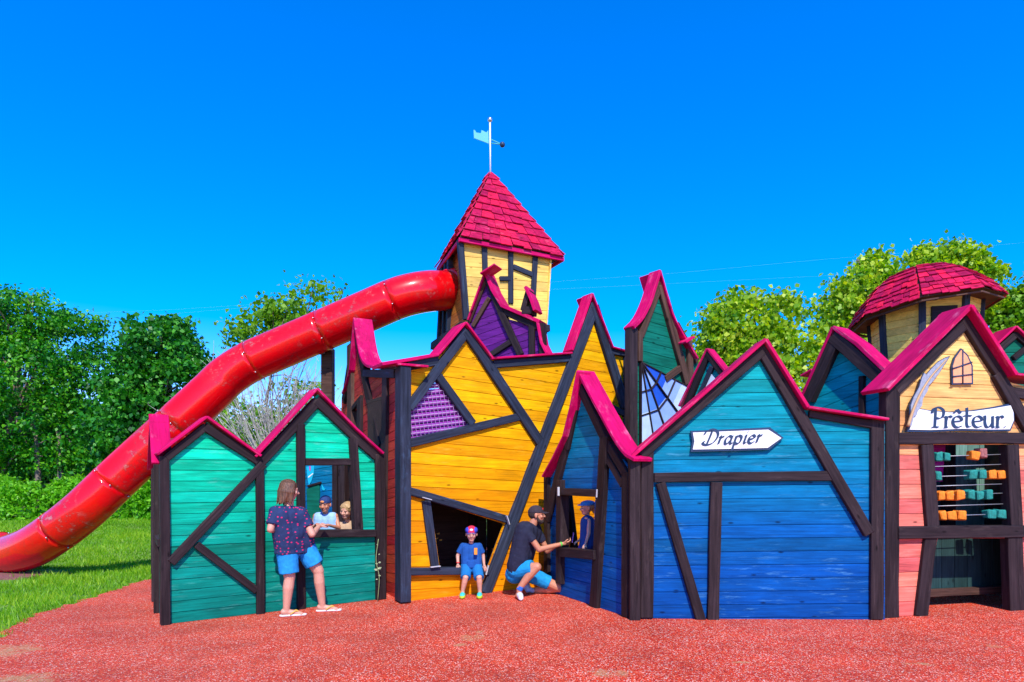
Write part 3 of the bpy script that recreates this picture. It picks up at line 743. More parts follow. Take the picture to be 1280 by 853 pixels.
for k in range(8): quads.append((rings[4][k], rings[4][(k + 1) % 8], apx, apx, 2))
vv = [p for r_ in rings for p in r_] + [apx]; ff = []
for j in range(4):
    for k in range(8): ff.append((j * 8 + k, j * 8 + (k + 1) % 8, (j + 1) * 8 + (k + 1) % 8, (j + 1) * 8 + k))
for k in range(8): ff.append((32 + k, 32 + (k + 1) % 8, 40))
ff.append(tuple(range(8))[::-1])
roof2 = link('roof', pymesh('roof', vv, ff), M['timber_brown'], Matrix(), turret)
sv, sf = shingle_rows(quads, .13, lift=.026, th=.016, seed=8)
link('shingles', pymesh('shingles', [p - apx for p in map(Vector, sv)], sf), M['shingle'], Matrix.Translation(apx), roof2)
for k in range(8):
    a, b = rings[0][k], rings[0][(k + 1) % 8]; n = Vector(((a + b).x / 2 - tc_.x, (a + b).y / 2 - tc_.y, 0)).normalized()
    beam3(a * .5 + a * .5 - Vector((0, 0, .05)) - n * .03, b - Vector((0, 0, .05)) - n * .03, .03, .015, n, 'timber_brown', 'eave_board', roof2)
link('tip', tube_mesh('tip', [apx - Vector((0, 0, .1)), apx + Vector((0, 0, .06))], [.10, .06], 8), M['steel'], Matrix(), roof2)

# =================================================================== TUBE SLIDE
cps = [(612, 362, 12.9), (588, 363, 12.3), (562, 364, 11.8), (535, 364.5, 11.4), (500, 372, 11.25), (455, 391, 11.25), (404, 413, 11.3), (355, 434, 11.35), (312, 453, 11.35), (284, 471, 11.3), (262, 492, 11.2), (206, 544, 11.0), (170, 577, 10.9), (142, 603, 10.8), (105, 638, 10.7), (72, 664, 10.75), (38, 685, 10.95), (3, 695, 11.4), (-25, 694, 12.0), (-24, 689, 12.8), (4, 686, 13.3)]
p3 = [W(*c) for c in cps]
def cat3(P, n):
    P = [2 * P[0] - P[1]] + P + [2 * P[-1] - P[-2]]; out = []
    for i in range(1, len(P) - 2):
        for k in range(n):
            t = k / n; a, b, c, d = P[i - 1:i + 3]
            out.append(.5 * ((2 * b) + (c - a) * t + (2 * a - 5 * b + 4 * c - d) * t * t + (3 * b - a - 3 * c + d) * t ** 3))
    out.append(P[-2]); return out
path = cat3(p3, 8)
m, nt, b = newmat('glossy_red_plastic')
tc = nd(nt, 'ShaderNodeTexCoord'); n1_ = nd(nt, 'ShaderNodeTexNoise', i_Scale=9.0, i_Detail=8.0, i_Roughness=.75); L(nt, tc.outputs['Object'], n1_.inputs[0])
n2_ = nd(nt, 'ShaderNodeTexNoise', i_Scale=.9, i_Detail=2.0); L(nt, tc.outputs['Object'], n2_.inputs[0])
sm = mth(nt, 'MULTIPLY', rng_(nt, n1_.outputs[0], .56, .66), rng_(nt, n2_.outputs[0], .48, .62))
geo = nd(nt, 'ShaderNodeNewGeometry'); sp = nd(nt, 'ShaderNodeSeparateXYZ'); L(nt, geo.outputs['Normal'], sp.inputs[0])
under = rng_(nt, sp.outputs[2], .15, -.5)
dirt = mth(nt, 'MULTIPLY', rng_(nt, n1_.outputs[0], .38, .62, .0, .85), rng_(nt, n2_.outputs[0], .4, .6))
base = mixc(nt, dirt, (.82, .000, .004), (.36, .010, .012))
L(nt, mixc(nt, mth(nt, 'MULTIPLY', sm, .5), base, (.62, .33, .28)), b.inputs['Base Color'])
b.inputs['Roughness'].default_value = .30; b.inputs['Specular IOR Level'].default_value = .15; b.inputs['Coat Weight'].default_value = .75; b.inputs['Coat IOR'].default_value = 1.45; b.inputs['Coat Roughness'].default_value = .08
sm = mth(nt, 'MULTIPLY', sm, 1.0)
M['slide'] = m
Rr = .355
slide = empty('tube_slide', Vector((W(38, 700, 10.9).x, 10.9, 0)), 'long glossy red tube slide running from the yellow tower down to the grass', 'slide')
# split in moulded sections joined by flanged collars
jo = [14, 34, 48, 63, 86, 104, 119, 133, len(path) - 1]
for a, b_ in zip(jo[:-1], jo[1:]):
    me = tube_mesh('tube_section', path[a:b_ + 1], Rr, 40, cap=False)
    o = link('tube_section', me, M['slide'], Matrix(), slide); sd = o.modifiers.new('thick', 'SOLIDIFY'); sd.thickness = .012; sd.offset = -1
for k, a in enumerate(jo[:-1]):
    bolts_n = 10
    d = (path[min(a + 1, len(path) - 1)] - path[max(a - 1, 0)]).normalized(); p = path[a]
    wv = Rr + .002
    link('collar', tube_mesh('collar', [p - d * .003, p + d * .003], wv, 40, cap=False), M['slide'], Matrix(), slide).modifiers.new('thick', 'SOLIDIFY').thickness = .01
    s = d.cross(Vector((0, 0, 1))).normalized(); q = s.cross(d)
    if k == 0: bolt_me = None
    for j in range(6):
        an = 2 * math.pi * j / 6 + .25 + k * .2; c = p + (s * math.cos(an) + q * math.sin(an)) * (wv + .012)
        if k == 0 and j == 0:
            bm = bmesh.new(); bmesh.ops.create_icosphere(bm, subdivisions=1, radius=.015); BOLT = bm_mesh('bolt', bm, True); BOLT.materials.append(M['steel'])
        link('bolt', BOLT, None, Matrix.Translation(c), slide)
# entry flange on the tower
link('entry_flange', tube_mesh('entry_flange', [path[13], path[17]], [.46, .37], 40, cap=False), M['slide'], Matrix(), slide).modifiers.new('thick', 'SOLIDIFY').thickness = .01
# supports
sp1 = W(410, 440, 11.6); base1 = Vector((sp1.x, sp1.y, 0))
link('support_post', box_me('support_post', (sp1.x - .1, sp1.y - .1, 0), (sp1.x + .1, sp1.y + .1, sp1.z + .06), .01), M['timber_brown'], Matrix(), slide)
link('support_bracket', box_me('support_bracket', (sp1.x - .13, sp1.y - .14, sp1.z - .05), (sp1.x - .03, sp1.y - .11, sp1.z + .42), .006), M['steel'], Matrix.Translation((sp1.x, sp1.y, sp1.z)) @ Matrix.Rotation(-.25, 4, 'Y') @ Matrix.Translation((-sp1.x, -sp1.y, -sp1.z)), slide)
sp2 = W(150, 640, 10.7)
link('support_post', box_me('support_post', (W(196, 600, 10.9).x - .08, 10.85, 0), (W(196, 600, 10.9).x + .08, 11.0, W(196, 600, 10.9).z + .1), .01), M['timber'], Matrix(), slide)
link('support_bracket', box_me('support_bracket', (-.2, 0, 0), (.05, .03, .03), .004), M['steel'], Matrix.Translation(W(205, 548, 10.5)), slide)

# =================================================================== SIGNS
def letters_px(spec, x0, base, xh, slope=0.0, slant=0.0):
    out = []; x = x0
    for adv, strokes in spec:
        for st in strokes:
            pts = catmull(st, 7) if len(st) > 2 else [Vector(p) for p in st]
            out.append([(x + (p[0] + slant * p[1]) * xh, base - p[1] * xh - slope * (x + p[0] * xh - x0)) for p in pts])
        x += adv * xh
    return out, x
def nib_mesh(f, strokes_px, nib_ang, w, off, th=.004):
    V_ = []; Fc = []; k = 0
    for st in strokes_px:
        P_ = [f.uz(x, y, off) for x, y in st]; nv = Vector((math.cos(nib_ang), math.sin(nib_ang))) * w / 2; o = off + .0006 * (k % 9); k += 1
        s0 = len(V_)
        for i, p in enumerate(P_):
            t = (P_[min(i + 1, len(P_) - 1)] - P_[max(i - 1, 0)]).normalized(); n = Vector((-t.y, t.x)); v = nv if n.dot(nv) > 0 else -nv
            v = v + n * w * .13
            for q in (p - v, p + v): V_.append((q.x, -o - th, q.y)); V_.append((q.x, -o, q.y))
        for i in range(len(P_) - 1):
            a = s0 + 4 * i; b = a + 4
            Fc += [(a, a + 2, b + 2, b), (a + 1, b + 1, b + 3, a + 3), (a, b, b + 1, a + 1), (a + 2, a + 3, b + 3, b + 2)]
        Fc += [(s0, s0 + 1, s0 + 3, s0 + 2), (len(V_) - 4, len(V_) - 2, len(V_) - 1, len(V_) - 3)]
    return pymesh('lettering', V_, Fc)
def sign(f, name, label, outline, inner_scale, lettering, off=.03):
    P_ = [f.uz(x, y, off) for x, y in outline]; c = sum(P_, Vector((0, 0))) / len(P_)
    root = empty(name, f.m @ Matrix.Translation((c.x, -off, c.y)), label, 'sign')
    plate(f, P_, off + .012, .03, M['ink'], 'border', root)
    wd = max(p.x for p in P_) - min(p.x for p in P_); ht = max(p.y for p in P_) - min(p.y for p in P_); b = inner_scale
    Q = [Vector((c.x + (p.x - c.x) * (1 - 2 * b / wd), c.y + (p.y - c.y) * (1 - 2 * b / ht))) for p in P_]
    plate(f, Q, off + .022, .02, M['white'], 'board', root)
    strokes, ang, w = lettering
    link('lettering', nib_mesh(f, strokes, ang, w, off + .022), M['ink'], f.m, root)
    return root
pr = [(1.05, [[(.1, 1.62), (.28, 1.72), (.3, 1.5), (.24, .3), (.22, .02)], [(-.05, .0), (.22, .03), (.55, .0)], [(-.02, 1.25), (.1, 1.65), (.55, 1.78), (.98, 1.5), (.95, 1.0), (.62, .78), (.32, .85)]]),
      (.72, [[(.02, .95), (.16, .9), (.16, .5), (.14, .02)], [(0, .0), (.32, .0)], [(.16, .55), (.28, .9), (.5, 1.0), (.66, .88)]]),
      (.98, [[(.08, .5), (.45, .54), (.82, .6), (.74, .88), (.45, 1.0), (.14, .82), (.04, .45), (.2, .1), (.5, 0), (.84, .15)], [(.14, 1.25), (.42, 1.6)], [(.42, 1.6), (.72, 1.25)]]),
      (.82, [[(.32, 1.75), (.33, 1.2), (.30, .35), (.42, .03), (.72, .1)], [(0, 1.0), (.4, 1.04), (.74, 1.0)]]),
      (.98, [[(.08, .5), (.45, .54), (.82, .6), (.74, .88), (.45, 1.0), (.14, .82), (.04, .45), (.2, .1), (.5, 0), (.84, .15)]]),
      (1.08, [[(-.02, .98), (.12, .95), (.12, .4), (.26, .04), (.55, .06), (.78, .4)], [(.8, 1.0), (.8, .5), (.82, .02), (1.0, .03)]]),
      (.75, [[(.02, .95), (.16, .9), (.16, .5), (.14, .02)], [(0, .0), (.32, .0)], [(.16, .55), (.28, .9), (.5, 1.0), (.66, .84)]]),
      (.3, [[(.0, .04), (.08, .04)]])]
st, xe = letters_px(pr, 0, 0, 1)
sc = (1259 - 1165) / xe
st = [[(1165 + x * sc, 534.5 + y * sc) for x, y in s_] for s_ in st]
OFFS = .06
sign(FP, 'scroll_sign', 'white scroll shaped sign reading Prêteur on the sand coloured gable', [(1133, 540), (1137, 525), (1140, 509), (1160, 513), (1185, 515), (1215, 513), (1240, 509), (1263, 504.5), (1266.5, 514), (1267, 526), (1262, 539), (1240, 539.5), (1200, 538.5), (1160, 540.5)], .026, (st, .35, .034), off=.035)
dr = [(1.6, [[(.62, 1.62), (.5, .9), (.3, .05)], [(-.25, 1.25), (-.05, 1.65), (.6, 1.85), (1.25, 1.6), (1.45, 1.0), (1.1, .3), (.5, .0), (-.05, .05), (-.25, .3), (.0, .42)]]),
      (.85, [[(.1, .9), (.25, .95), (.12, .05)], [(.18, .5), (.4, .9), (.65, .92)]]),
      (1.1, [[(.78, .85), (.4, 1.0), (.05, .6), (.08, .1), (.35, .05), (.68, .5)], [(.82, 1.0), (.68, .25), (.8, .02), (.98, .15)]]),
      (1.15, [[(.2, 1.0), (.02, -.7)], [(.14, .6), (.45, 1.0), (.85, .8), (.75, .2), (.4, .0), (.1, .2)], [(-.15, -.72), (.2, -.7)]]),
      (.6, [[(.12, .95), (.25, .95), (.15, .2), (.25, .02), (.42, .15)], [(.3, 1.4), (.36, 1.4)]]),
      (.95, [[(.1, .48), (.5, .55), (.75, .75), (.5, 1.0), (.15, .8), (.04, .4), (.2, .05), (.5, .02), (.8, .25)]]),
      (.8, [[(.1, .9), (.25, .95), (.12, .05)], [(.18, .5), (.4, .9), (.65, .92)]])]
st, xe = letters_px(dr, 0, 0, 1, slant=.22)
sc = (951 - 879) / xe
st = [[(880 + x * sc, 556.5 + y * sc - (x * sc) * .035) for x, y in s_] for s_ in st]
sign(FB, 'arrow_sign', 'white arrow shaped sign reading Drapier on the wide blue wall', [(863, 565), (865, 552), (863, 539), (910, 537), (962, 534.5), (979, 547.5), (961, 562.5), (910, 564)], .026, (st, .65, .028), off=.035)

# feather and little arched window ornament on the lender's gable
FPo = FP
fth = [(1135, 534), (1137, 520), (1137, 508), (1141, 497), (1148, 485), (1152, 472), (1155, 466), (1158, 468), (1165, 460), (1173, 452), (1182, 447), (1188, 445), (1183, 453), (1176, 464), (1166, 477), (1161, 482), (1160, 488), (1153, 499), (1152, 508), (1146, 515), (1145, 520), (1141, 522), (1138, 534)]
c = FP.uz(1158, 490, .06); fr = empty('feather_ornament', FP.m @ Matrix.Translation((c.x, -.06, c.y)), 'grey painted wooden quill feather standing on the left end of the scroll sign', 'ornament')
plate(FP, [FP.uz(x, y, .07) for x, y in fth], .07, .012, M['ink'], 'edge', fr)
cx_, cy_ = 1158, 488
inner = [(cx_ + (x - cx_) * .93 + .3, cy_ + (y - cy_) * .965) for x, y in fth]
plate(FP, [FP.uz(x, y, .078) for x, y in inner], .078, .012, plain('feather_grey', (.30, .32, .38), .6, noise=.25, nscale=30), 'vane_board', fr)
q = [FP.uz(x, y, .09) for x, y in [(1135, 533), (1142, 512), (1152, 490), (1165, 470), (1183, 450)]]
link('quill', tube_mesh('quill', [(p.x, -.088, p.y) for p in catmull([tuple(p) for p in q], 6)], [.018 - .012 * i / 24 for i in range(25)], 6), plain('quill_tan', (.55, .32, .14), .6), FP.m, fr)
wn = [(1190, 481), (1189.5, 458), (1193, 447), (1201.5, 435.5), (1210, 444), (1216, 457), (1216.5, 480.5)]
c = FP.uz(1203, 460, .03); wr = empty('arched_window_ornament', FP.m @ Matrix.Translation((c.x, -.03, c.y)), 'small painted orange arched window cut-out near the peak of the sand coloured gable', 'ornament')
plate(FP, [FP.uz(x, y, .03) for x, y in wn], .03, .02, M['ink'], 'outline', wr)
plate(FP, [FP.uz(1203 + (x - 1203) * .86, 460.5 + (y - 460.5) * .91, .036) for x, y in wn], .036, .012, plain('pane_orange', (.88, .36, .16), .6, noise=.1), 'pane', wr)
for a, b_ in (((1191, 461), (1215, 453)), ((1191, 471), (1216, 468)), ((1203.5, 437), (1203.5, 480))):
    A, B_ = FP.uz(*a, .04), FP.uz(*b_, .04); link('glazing_bar', tube_mesh('glazing_bar', [(A.x, -.04, A.y), (B_.x, -.04, B_.y)], .009, 6), M['ink'], FP.m, wr)

# bead counter
c = FP.uz(1215, 610, -.04); ab = empty('bead_counter', FP.m @ Matrix.Translation((c.x, .04, c.y)), 'giant abacus of orange and green wooden blocks on steel wires, in the salmon house window', 'abacus')
bo_ = plain('orange_block', (.85, .22, .006), .7, noise=.35, nscale=25, bump=.3); bg_ = plain('green_block', (.006, .22, .17), .7, noise=.35, nscale=25, bump=.3)
ma_ = plain('brownish_pink_block', (.3, .1, .09), .8, noise=.4, nscale=40, bump=.5)
for py in (570, 582.5, 595, 607, 618.5, 632, 644.5):
    a, b_ = FP.uz(1166, py + 1, -.04), FP.uz(1260, py - 2, -.04)
    link('wire', tube_mesh('wire', [(a.x, .04, a.y), (b_.x, .04, b_.y)], .0055, 6), plain('dull_wire', (.35, .36, .38), .5, .6), FP.m, ab)
def bead(px, py, w, mat):
    p = FP.uz(px, py, -.04); s = w / FPX * 7.8 * .5
    bm = bmesh.new(); bmesh.ops.create_cube(bm, size=2)
    for v in bm.verts: v.co = Vector((v.co.x * s + random.uniform(-.2, .2) * s, v.co.y * .05 + random.uniform(-.01, .01), v.co.z * .054 + random.uniform(-.014, .014)))
    bmesh.ops.bevel(bm, geom=bm.edges[:], offset=.012, segments=1, affect='EDGES')
    link('bead', bm_mesh('bead', bm), mat, FP.m @ Matrix.Translation((p.x, .04, p.y)) @ Matrix.Rotation(random.uniform(-.15, .15), 4, 'Y'), ab)
for px, py, w, k in [(1171, 571, 9, 'g'), (1181, 571, 10, 'g'), (1216, 570, 13, 'o'), (1226, 567, 11, 'm'), (1171, 595, 8, 'g'), (1213, 594, 11, 'g'), (1225, 594, 11, 'g'), (1237, 594, 11, 'o'), (1249, 594, 12, 'o'),
                     (1174, 620, 9, 'o'), (1184, 620, 11, 'o'), (1198, 619, 13, 'o'), (1211, 619, 10, 'g'), (1222, 619, 11, 'g'), (1233, 618, 10, 'g'), (1176, 645, 8, 'o'), (1187, 645, 12, 'o'), (1199, 645, 11, 'o'), (1236, 643, 12, 'g'), (1249, 643, 11, 'g')]:
    bead(px, py, w, {'g': bg_, 'o': bo_, 'm': ma_}[k])
# =================================================================== GROUND
def grid_sheet(name, outline, z, material, kind='structure', th=0.0):
    bm = bmesh.new(); vs_ = [bm.verts.new((x, y, z)) for x, y in outline]; bm.faces.new(vs_)
    if bm.faces[:][0].normal.z < 0: bmesh.ops.reverse_faces(bm, faces=bm.faces[:])
    if th:
        r = bmesh.ops.extrude_face_region(bm, geom=bm.faces[:]); 
        for v in r['geom']:
            if isinstance(v, bmesh.types.BMVert): v.co.z -= th
    me = bm_mesh(name, bm); o = link(name, me, material); return tag(o, kind=kind)
m, nt, b = newmat('lawn_soil')
tc = nd(nt, 'ShaderNodeTexCoord'); a_ = nd(nt, 'ShaderNodeTexNoise', i_Scale=1.2, i_Detail=8.0, i_Roughness=.65); L(nt, tc.outputs['Object'], a_.inputs[0])
c_ = nd(nt, 'ShaderNodeTexNoise', i_Scale=.16, i_Detail=4.0); L(nt, tc.outputs['Object'], c_.inputs[0])
col = ramp(nt, a_.outputs[0], [(.3, (.06, .16, .012)), (.5, (.11, .26, .018)), (.68, (.24, .32, .05))])
L(nt, mixc(nt, rng_(nt, c_.outputs[0], .4, .65, 0, .6), col, (.26, .34, .05)), b.inputs['Base Color']); b.inputs['Roughness'].default_value = .9
bp = nd(nt, 'ShaderNodeBump', i_Strength=.6, i_Distance=.05); L(nt, a_.outputs[0], bp.inputs['Height']); L(nt, bp.outputs[0], b.inputs['Normal'])
M['lawn'] = m
def sst(t): t = max(0.0, min(1.0, t)); return t * t * (3 - 2 * t)
def bank(x, y): return .42 * sst((y - 11.3) / 7.2) * sst((-x - 4.2) / 3.0)
gx = [-600, -200, -80, -40] + [-30 + i * .5 for i in range(60)] + [0, 5, 20, 80, 600]; gy = [-60, -5, 5] + [8 + i * .5 for i in range(30)] + [24, 30, 60, 200, 900]
gv_ = [(x, y, -.03 + bank(x, y)) for y in gy for x in gx]; nx = len(gx)
gf_ = [(j * nx + i, j * nx + i + 1, (j + 1) * nx + i + 1, (j + 1) * nx + i) for j in range(len(gy) - 1) for i in range(nx - 1)]
tag(link('ground', pymesh('ground', gv_, gf_, True), M['lawn']), kind='structure')

m, nt, b = newmat('red_rubber_crumb')
tc = nd(nt, 'ShaderNodeTexCoord'); O_ = tc.outputs['Object']
v1 = nd(nt, 'ShaderNodeTexVoronoi', i_Scale=115.0); L(nt, O_, v1.inputs[0])
sepc = nd(nt, 'ShaderNodeSeparateColor'); L(nt, v1.outputs['Color'], sepc.inputs[0])
chip = ramp(nt, sepc.outputs[0], [(0, (.18, .008, .005)), (.16, (.52, .012, .003)), (.36, (.70, .032, .006)), (.60, (.74, .075, .018)), (.80, (.76, .17, .07)), (.915, (.86, .56, .44))], 'CONSTANT')
big = nd(nt, 'ShaderNodeTexNoise', i_Scale=.45, i_Detail=5.0, i_Roughness=.6); L(nt, O_, big.inputs[0])
sp = nd(nt, 'ShaderNodeSeparateXYZ'); L(nt, O_, sp.inputs[0])
# the left side is bleached, the strip by the walls is fresher red
fade = mth(nt, 'ADD', mth(nt, 'MULTIPLY', rng_(nt, sp.outputs[0], .5, -5.0), .45), rng_(nt, big.outputs[0], .4, .66, -.05, .38), True)
col = mixc(nt, fade, chip, mixc(nt, .45, chip, (.52, .115, .07)))
v2 = nd(nt, 'ShaderNodeTexNoise', i_Scale=3.0, i_Detail=8.0, i_Roughness=.7); L(nt, O_, v2.inputs[0])
col = mixc(nt, rng_(nt, v2.outputs[0], .52, .70, 0, .30), col, (.20, .03, .022))
mott = nd(nt, 'ShaderNodeTexNoise', i_Scale=1.1, i_Detail=5.0, i_Roughness=.65); L(nt, O_, mott.inputs[0])
col = mixc(nt, 1.0, col, nd_rgb(nt, rng_(nt, mott.outputs[0], .35, .68, .80, 1.12)), 'MULTIPLY')
# blown sand lying in a few places
sand = None
for (px, py, rx, ry) in [(760, 842, .34, .16), (590, 797, .22, .22), (575, 806, .12, .1), (5, 815, .5, .5), (1245, 808, .14, .1), (600, 790, .1, .1), (1150, 830, .2, .1), (925, 828, .12, .06), (30, 850, .5, .3)]:
    Y = 1280 / (py - 600); X = (px - 640) / 800 * Y
    dx = mth(nt, 'MULTIPLY', mth(nt, 'ADD', sp.outputs[0], -X), 1 / rx); dy = mth(nt, 'MULTIPLY', mth(nt, 'ADD', sp.outputs[1], -Y), 1 / ry)
    r2 = mth(nt, 'ADD', mth(nt, 'MULTIPLY', dx, dx), mth(nt, 'MULTIPLY', dy, dy)); k = mth(nt, 'SUBTRACT', 1.0, r2, True)
    sand = k if sand is None else mth(nt, 'MAXIMUM', sand, k)
sn = nd(nt, 'ShaderNodeTexNoise', i_Scale=9.0, i_Detail=8.0, i_Roughness=.75); L(nt, O_, sn.inputs[0])
sf_ = mth(nt, 'MULTIPLY', rng_(nt, mth(nt, 'ADD', mth(nt, 'MULTIPLY', sand, .42), mth(nt, 'MULTIPLY', sn.outputs[0], 1.2)), .84, 1.06), .6)
col = mixc(nt, sf_, col, (.42, .30, .13))
L(nt, col, b.inputs['Base Color']); b.inputs['Roughness'].default_value = .8; b.inputs['Specular IOR Level'].default_value = .3
bp = nd(nt, 'ShaderNodeBump', i_Strength=.8, i_Distance=.004); L(nt, v1.outputs['Distance'], bp.inputs['Height']); L(nt, bp.outputs[0], b.inputs['Normal'])
M['rubber'] = m
def gpt(px, py, z=0.0): Y = FPX * (CAMH - z) / (py - HY); return ((px - CX) / FPX * Y, Y)
edge = [(-7.4, -2.0), (-5.9, 4.0), gpt(-40, 812), gpt(0, 797), gpt(16, 784), gpt(44, 769), gpt(82, 757), gpt(117, 746), gpt(145, 737), gpt(169, 729), gpt(197, 721), (-5.6, 12.6), (-4.6, 15.5), (-3, 17.5), (3, 18), (12, 18), (15, 10), (15, -2)]
edge = [tuple(p) for p in catmull(edge, 9)]
rng2 = random.Random(5); edge = [(x + rng2.uniform(-.07, .07), y + rng2.uniform(-.07, .07)) for x, y in edge]
bm = bmesh.new(); top = [bm.verts.new((x, y, 0)) for x, y in edge]; bot = [bm.verts.new((x, y, -.06)) for x, y in edge]
bm.faces.new(top)
for i in range(len(edge)): bm.faces.new([top[i], top[(i + 1) % len(edge)], bot[(i + 1) % len(edge)], bot[i]])
tag(link('playground_surface', bm_mesh('playground_surface', bm), M['rubber']), kind='structure')
# bare patch at the slide's mouth
pt = [gpt(-60, 714), gpt(14, 713), gpt(50, 714.5), gpt(54, 719), gpt(30, 722.5), gpt(-60, 724)]
tag(link('landing_patch', pymesh('landing_patch', [(x, y, .004) for x, y in pt] + [(x, y, -.05) for x, y in pt], [tuple(range(6))] + [(i, i + 6, (i + 1) % 6 + 6, (i + 1) % 6) for i in range(6)]), plain('brown_rubber', (.22, .08, .07), .9, noise=.4, nscale=40)), kind='structure')

# =================================================================== VEGETATION
def leafmat(name, c1, c2, c3, trans=.35):
    m, nt, b = newmat(name)
    g = nd(nt, 'ShaderNodeNewGeometry'); at = nd(nt, 'ShaderNodeAttribute'); at.attribute_name = 'tone'
    f = mth(nt, 'ADD', mth(nt, 'MULTIPLY', g.outputs['Random Per Island'], .55), mth(nt, 'MULTIPLY', at.outputs['Fac'], .45))
    col = ramp(nt, f, [(.1, c1), (.5, c2), (.9, c3)])
    L(nt, col, b.inputs['Base Color']); b.inputs['Roughness'].default_value = .45; b.inputs['Specular IOR Level'].default_value = .35
    t = nd(nt, 'ShaderNodeBsdfTranslucent'); 
    br = nd(nt, 'ShaderNodeHueSaturation', i_Value=1.3, i_Saturation=1.1); L(nt, col, br.inputs['Color']); L(nt, br.outputs[0], t.inputs[0])
    mx = nd(nt, 'ShaderNodeMixShader'); mx.inputs[0].default_value = trans
    L(nt, b.outputs[0], mx.inputs[1]); L(nt, t.outputs[0], mx.inputs[2]); L(nt, mx.outputs[0], nt.nodes['Material Output'].inputs[0])
    return m
def leaves(name, pts, size, material, parent, origin, tones=None, aspect=.62, droop=.3, rng=RNG, lobed=False):
    """one folded leaf per point"""
    n = len(pts); d = rng.normal(size=(n, 3)); d[:, 2] -= droop; d /= np.linalg.norm(d, axis=1)[:, None]
    q = rng.normal(size=(n, 3)); s = np.cross(d, q); s /= np.linalg.norm(s, axis=1)[:, None]; nn = np.cross(d, s)
    flip = np.where(nn[:, 2] < 0, -1, 1)[:, None]; nn = nn * flip
    sz = size * rng.uniform(.6, 1.35, size=(n, 1)); w = sz * aspect * .5
    p = np.asarray(pts) - np.asarray(origin)
    mid = p + d * sz * .45
    V_ = np.stack([p, mid + s * w + nn * w * .25, p + d * sz - nn * sz * .12, mid - s * w + nn * w * .25], 1).reshape(-1, 3)
    base = np.arange(n) * 4
    F_ = np.stack([base, base + 1, base + 2, base + 3], 1)
    me = bpy.data.meshes.new(name); me.vertices.add(len(V_)); me.vertices.foreach_set('co', V_.ravel()); me.loops.add(n * 4); me.loops.foreach_set('vertex_index', F_.ravel())
    me.polygons.add(n); me.polygons.foreach_set('loop_start', np.arange(n) * 4); me.polygons.foreach_set('loop_total', np.full(n, 4)); me.update()
    at = me.attributes.new('tone', 'FLOAT', 'POINT'); t = np.repeat(tones if tones is not None else rng.random(n), 4); at.data.foreach_set('value', t.astype(np.float32))
    o = link(name, me, material, Matrix.Translation(Vector(origin)), parent); return o
def crown_points(blobs, clumps, per, spread, rng=RNG):
    """leaf clumps sitting mostly near the outside of the blobs, leaving gaps between them"""
    vol = np.array([b[3] * b[4] * b[5] for b in blobs]) ** .7; vol /= vol.sum(); P_ = []; T_ = []; C_ = []
    for bi, (x, y, z, rx, ry, rz) in enumerate(blobs):
        k = max(3, int(clumps * vol[bi])); d = rng.normal(size=(k, 3)); d /= np.linalg.norm(d, axis=1)[:, None]
        r = rng.uniform(.40, 1.13, size=(k, 1)) ** .6
        c = np.array([x, y, z]) + d * r * np.array([rx, ry, rz]); C_.append(c)
        tone = rng.random(k)
        q = c[:, None, :] + rng.normal(size=(k, per, 3)) * spread * rng.uniform(.6, 1.3, size=(k, 1, 1)) * np.array([1, 1, .6])
        P_.append(q.reshape(-1, 3)); T_.append(np.repeat(tone, per))
    return np.concatenate(P_), np.concatenate(T_), np.concatenate(C_)
bark = plain('grey_brown_bark', (.16, .12, .09), .9, noise=.4, nscale=18, bump=.6)
palebark = plain('silver_grey_bark', (.42, .39, .34), .85, noise=.3, nscale=18, bump=.4)
def limb_mesh(name, trunk, tips, r0, r1=.012, rng=random):
    """tapered trunk with limbs running to some of the clumps"""
    V_ = []; Fc = []
    def addtube(pts, rad, seg=6):
        me = tube_mesh('t', pts, rad, seg); s = len(V_); V_.extend([v.co.copy() for v in me.vertices]); Fc.extend([tuple(s + i for i in p.vertices) for p in me.polygons]); bpy.data.meshes.remove(me)
    trunk = [Vector(p) for p in trunk]; n = len(trunk)
    addtube(trunk, [r0 + (r0 * .3 - r0) * i / (n - 1) for i in range(n)], 10)
    for t in tips:
        t = Vector(t); k = rng.randint(max(0, n // 3), n - 1); a = trunk[k]
        if t.z < a.z: a = trunk[max(0, k - 2)]
        mid = a.lerp(t, .5) + Vector((rng.uniform(-.2, .2), rng.uniform(-.2, .2), rng.uniform(-.1, .35)))
        rr = r0 * .32; addtube([Vector(p) for p in cat3([a, a.lerp(mid, .6) + Vector((0, 0, .05)), mid, t], 3)], [rr + (r1 - rr) * i / 9 for i in range(10)], 5)
    return pymesh(name, V_, Fc, True)
def tree(name, base, label, blobs, mat, clumps, per, size, spread, r0=.16, limbs=26, group=None, cat='tree', barkm=None, aspect=.62):
    base = Vector(base); root = empty(name, base, label, cat, group)
    P_, T_, C_ = crown_points(blobs, clumps, per, spread)
    leaves('crown', P_, size, mat, root, base, T_, aspect)
    top = max(b[2] for b in blobs); cxm = sum(b[0] for b in blobs) / len(blobs); cym = sum(b[1] for b in blobs) / len(blobs)
    tr = [base.lerp(Vector((cxm, cym, top)), i / 6) + Vector((random.uniform(-.12, .12), random.uniform(-.12, .12), 0)) * (i > 0) for i in range(7)]
    tr = [p - base for p in tr]
    tips = [tuple(C_[i] - np.array(base)) for i in RNG.choice(len(C_), min(limbs, len(C_)), replace=False)]
    link('trunk', limb_mesh('trunk', tr, tips, r0), barkm or bark, Matrix.Translation(base), root)
    return root
def bl(px, py, Y, rpx, rpy=None, ry=None):
    """blob measured in the photograph: centre, radii in pixels at distance Y"""
    p = W(px, py, Y); s = Y / FPX; rpy = rpy or rpx; return (p.x, p.y, p.z, rpx * s, (ry or (rpx + rpy) / 2 * s), rpy * s)
